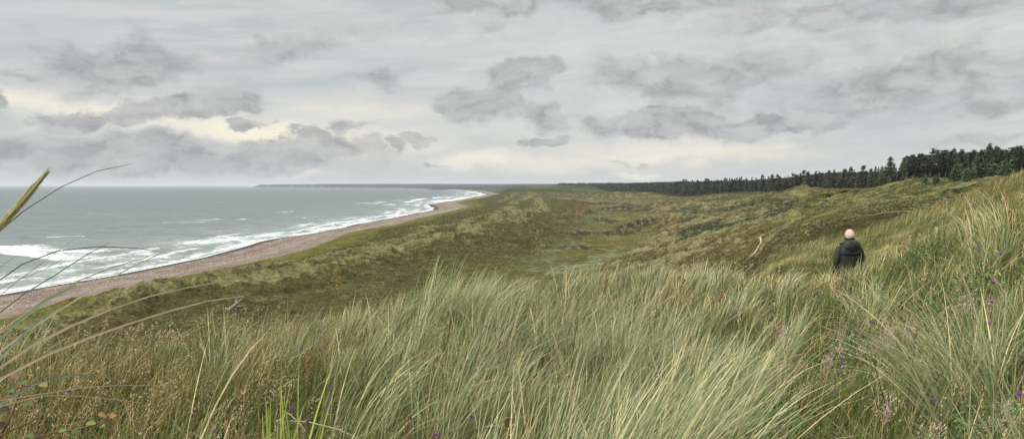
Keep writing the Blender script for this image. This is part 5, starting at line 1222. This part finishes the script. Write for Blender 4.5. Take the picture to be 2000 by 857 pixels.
# ------------------------------------------------------------------ sky, sun, haze
SUN_AZ, SUN_EL = R(-105), R(30)     # azimuth from +y towards +x
def build_world():
    w = bpy.data.worlds.new('World'); scene.world = w; w.use_nodes = True; nt = w.node_tree; nt.nodes.clear(); t = NT(nt)
    sky = t.node('ShaderNodeTexSky', sky_type='NISHITA'); sky.sun_disc = False; sky.sun_elevation = SUN_EL; sky.sun_rotation = SUN_AZ
    sky.air_density = 1.0; sky.dust_density = 2.0; sky.altitude = 30
    g = t.vmath('NORMALIZE', t.node('ShaderNodeTexCoord').outputs['Generated'])
    sp = t.node('ShaderNodeSeparateXYZ', ins={0: g})
    az = t.math('ARCTAN2', sp.outputs[0], sp.outputs[1]); el = t.math('ARCSINE', sp.outputs[2])
    uv = t.node('ShaderNodeCombineXYZ', ins={0: az, 1: el, 2: 0.}).outputs[0]
    # perspective flattening of the noise towards the horizon
    wn = t.noise(t.vmath('MULTIPLY', uv, (1., 1.55, 1)), 15, 7, .58, out=1); wn2 = t.noise(t.vmath('MULTIPLY', uv, (1., 1.6, 1)), 70, 4, .6, out=1)
    off = t.vmath('SCALE', t.vmath('SUBTRACT', wn, (.5, .5, .5)), scale=.12)
    off = t.vmath('ADD', off, t.vmath('SCALE', t.vmath('SUBTRACT', wn2, (.5, .5, .5)), scale=.018))
    off = t.vmath('MULTIPLY', off, (1.0, .50, 0))
    wuv = t.vmath('ADD', uv, off)
    def AE(px, py):
        r = ray(px, py); return math.atan2(r[0], r[1]), math.asin(r[2] / np.linalg.norm(r))
    def blob(px, py, wd, hh, rot, src, soft=(1.25, .45)):
        a, e = AE(px, py)
        m = t.node('ShaderNodeMapping', vector_type='TEXTURE'); t.l.new(src, m.inputs[0]); m.inputs[1].default_value = (a, e, 0); m.inputs[2].default_value = (0, 0, R(rot)); m.inputs[3].default_value = (wd / F, hh / F, 1)
        return t.mapr(t.vmath('LENGTH', m.outputs[0], out=1), soft[0], soft[1])
    def union(lst, src, soft=(1.25, .45)):
        acc = None
        for px, py, wd, hh, rot, dn in lst:
            b = t.math('MULTIPLY', blob(px, py, wd, hh, rot, src, soft), dn)
            acc = b if acc is None else t.math('MAXIMUM', acc, b)
        return acc
    clouds = [(230, 128, 125, 40, 8, .85), (120, 150, 90, 12, 3, .6), (545, 92, 125, 30, 12, .5), (385, 205, 100, 26, 14, 1.0), (270, 222, 60, 24, 10, .9), (150, 243, 70, 20, 12, .75),
              (330, 305, 330, 34, 1, .85), (50, 298, 150, 30, 0, .7), (650, 282, 100, 24, 3, .85), (600, 264, 42, 16, 0, .9), (675, 240, 75, 13, 8, .55), (490, 235, 38, 10, 3, .8), (0, 205, 22, 14, 0, .8), (50, 242, 40, 10, 0, .5),
              (730, 155, 65, 20, 0, .55), (950, 200, 80, 36, 4, .95), (1015, 148, 85, 26, 10, .75), (1062, 225, 48, 36, -10, .7), (1058, 277, 38, 11, 0, .9), (868, 210, 28, 9, 0, .6), (775, 288, 24, 14, 20, .8), (822, 279, 24, 11, 0, .8),
              (850, 320, 30, 5, 0, .5), (1330, 245, 185, 28, -2, .95), (1520, 235, 120, 22, 0, .85), (1330, 160, 170, 44, -4, .72), (1240, 130, 90, 34, 0, .55), (1500, 130, 120, 50, 0, .45), (1790, 155, 190, 44, 4, .66), (1690, 205, 190, 22, 0, .6), (1900, 210, 150, 30, 0, .5),
              (1250, 6, 220, 24, 0, .7), (960, 10, 160, 22, 0, .6), (1700, 20, 350, 35, 0, .55), (700, 60, 200, 20, 6, .3), (200, 60, 240, 22, 5, .25),
              (1205, 315, 22, 4, 0, .4), (1245, 316, 22, 5, 0, .45), (1430, 195, 420, 95, 0, .36), (1720, 110, 380, 90, 0, .34), (330, 180, 330, 80, 8, .28), (950, 60, 300, 50, 0, .3), (350, 320, 420, 30, 0, .5), (1900, 270, 110, 10, 4, .5), (560, 340, 300, 10, 0, .35), (100, 330, 200, 16, 0, .4),
              (-250, 230, 160, 60, 0, .8), (-500, 120, 200, 90, 0, .7), (2300, 150, 220, 60, 0, .7), (2600, 230, 200, 50, 0, .6)]
    cm = union(clouds, wuv, (1.75, .15))
    bright = union([(560, 262, 260, 26, -4, 1.), (120, 205, 200, 13, -4, .85), (930, 312, 90, 16, 3, .8), (1330, 300, 240, 20, 0, .75), (590, 340, 70, 6, 0, .8), (1240, 338, 40, 8, 0, .8), (700, 215, 150, 28, 0, .35), (1080, 320, 200, 18, 0, .5)], t.vmath('ADD', uv, t.vmath('SCALE', off, scale=.8)), (1.6, .1))
    halo = union([(380, 245, 520, 60, 0, .8), (1150, 240, 280, 70, 0, .7), (1330, 110, 230, 60, 0, .55), (1840, 95, 150, 40, 8, .8), (1480, 62, 120, 30, 0, .6), (1000, 80, 260, 40, 0, .6), (1360, 85, 90, 25, 0, .6)], wuv, (1.7, .1))
    # streaks of thin high cloud
    stv = t.vmath('MULTIPLY', t.node('ShaderNodeVectorRotate', rotation_type='Z_AXIS', ins={'Vector': uv, 'Angle': R(-5)}).outputs[0], (1.4, 11, 1))
    st = t.noise(stv, 4.2, 6, .6); st = t.mapr(st, .32, .68)
    puff = t.noise(t.vmath('ADD', t.vmath('MULTIPLY', uv, (1, 1.7, 1)), off), 22, 6, .6)
    broad = t.noise(t.vmath('MULTIPLY', uv, (1, 2.2, 1)), 3.2, 3, .5)
    K = 7.8   # background strength is 0.1
    c = lambda r, g_, b: (((r / 255.) ** 2.2) * K, ((g_ / 255.) ** 2.2) * K, ((b / 255.) ** 2.2) * K, 1)
    base = t.mix(st, c(189, 196, 198), c(215, 216, 212)); base = t.mix(t.mapr(broad, .35, .65, 0, .5), base, c(200, 204, 208))
    base = t.mix(.06, base, sky.outputs[0])
    base = t.mix(t.math('MULTIPLY', halo, .75), base, c(228, 227, 220))
    low = t.mapr(el, R(4.5), R(.3)); base = t.mix(t.math('MULTIPLY', low, .6), base, c(208, 208, 204))
    base = t.mix(t.math('MULTIPLY', bright, t.mapr(st, 0, 1, .8, 1.)), base, c(255, 246, 224))
    dark = t.mix(t.mapr(puff, .33, .66), c(160, 162, 163), c(187, 189, 189))
    # thin edges catch the light
    fuv = t.vmath('ADD', t.vmath('MULTIPLY', uv, (1, 1.8, 1)), t.vmath('SCALE', off, scale=.6))
    fb = t.noise(fuv, 18, 8, .56); fb2 = t.noise(t.vmath('ADD', fuv, (-.006, .030, 0)), 18, 3, .5)
    body = t.mapr(t.math('ADD', t.math('MULTIPLY', cm, 1.35), t.math('MULTIPLY', t.math('SUBTRACT', fb, .5), 1.05)), .22, .84)
    emb = t.mapr(t.math('SUBTRACT', fb, fb2), -.02, .16, 0, .42)
    dark = t.mix(emb, dark, c(212, 212, 210))
    col = t.mix(t.math('MULTIPLY', body, t.mapr(puff, .3, .6, 1.0, .86)), base, dark)
    # brighter overhead, as an overcast sky is
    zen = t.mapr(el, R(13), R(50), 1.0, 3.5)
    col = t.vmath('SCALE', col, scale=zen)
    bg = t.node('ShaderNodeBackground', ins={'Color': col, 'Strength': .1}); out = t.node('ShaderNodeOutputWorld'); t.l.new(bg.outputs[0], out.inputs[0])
    w.cycles.sampling_method = 'MANUAL'; w.cycles.sample_map_resolution = 512

def build_sun():
    l = bpy.data.lights.new('sun', 'SUN'); l.energy = 1.5; l.angle = R(10); l.color = (1, .95, .87); o = bpy.data.objects.new('sun', l); COL.objects.link(o)
    d = Vector((math.sin(SUN_AZ) * math.cos(SUN_EL), math.cos(SUN_AZ) * math.cos(SUN_EL), math.sin(SUN_EL)))
    o.rotation_euler = d.to_track_quat('Z', 'Y').to_euler(); o.location = (0, 0, 90)

def build_haze():
    a = 62000.; z0, z1 = -5., 130.
    V = [(-a, -a, z0), (a, -a, z0), (a, a, z0), (-a, a, z0), (-a, -a, z1), (a, -a, z1), (a, a, z1), (-a, a, z1)]
    Q = np.array([(0, 3, 2, 1), (4, 5, 6, 7), (0, 1, 5, 4), (1, 2, 6, 5), (2, 3, 7, 6), (3, 0, 4, 7)])
    m = bpy.data.materials.new('haze'); m.use_nodes = True; m.node_tree.nodes.clear(); t = NT(m.node_tree)
    v = t.node('ShaderNodeVolumePrincipled', ins={'Color': (.86, .91, .97, 1), 'Density': 4.8e-5}); out = t.node('ShaderNodeOutputMaterial'); t.l.new(v.outputs[0], out.inputs['Volume'])
    tag(mesh_np('haze', V, Q, m), kind='stuff')

import time as _t
def step(f, *a):
    t0 = _t.time(); f(*a); print('STEP', f.__name__, round(_t.time() - t0, 1))
for f in (build_near_grass, build_mid_grass, build_trees, build_bushes, build_left_blades, build_tussocks, build_flowers, build_spikes, build_bramble, build_leafy_patches, build_driftwood, build_person, build_world, build_sun, build_haze): step(f)
ribbon('sand_path', [tuple(ground_hit(a, b, dmin=100)[:2]) for a, b in ((1480, 463), (1486, 469), (1485, 479), (1477, 490), (1467, 500), (1454, 508))], .62)
ribbon('ridge_path', [((a - 1000) / F * d, d) for a, d in ((1640, 113), (1700, 109), (1740, 106), (1800, 101), (1850, 93))], .45, mat=simple_mat('trodden straw', (.17, .15, .085), .95, .4, 1.5, .1))

scene.view_settings.view_transform = 'Standard'; scene.view_settings.look = 'None'; scene.view_settings.exposure = 0.36; scene.view_settings.gamma = 1
scene.cycles.max_bounces = 5; scene.cycles.diffuse_bounces = 3; scene.cycles.transmission_bounces = 3; scene.cycles.volume_bounces = 0; scene.cycles.glossy_bounces = 2
scene.cycles.use_denoising = True; scene.cycles.use_adaptive_sampling = True
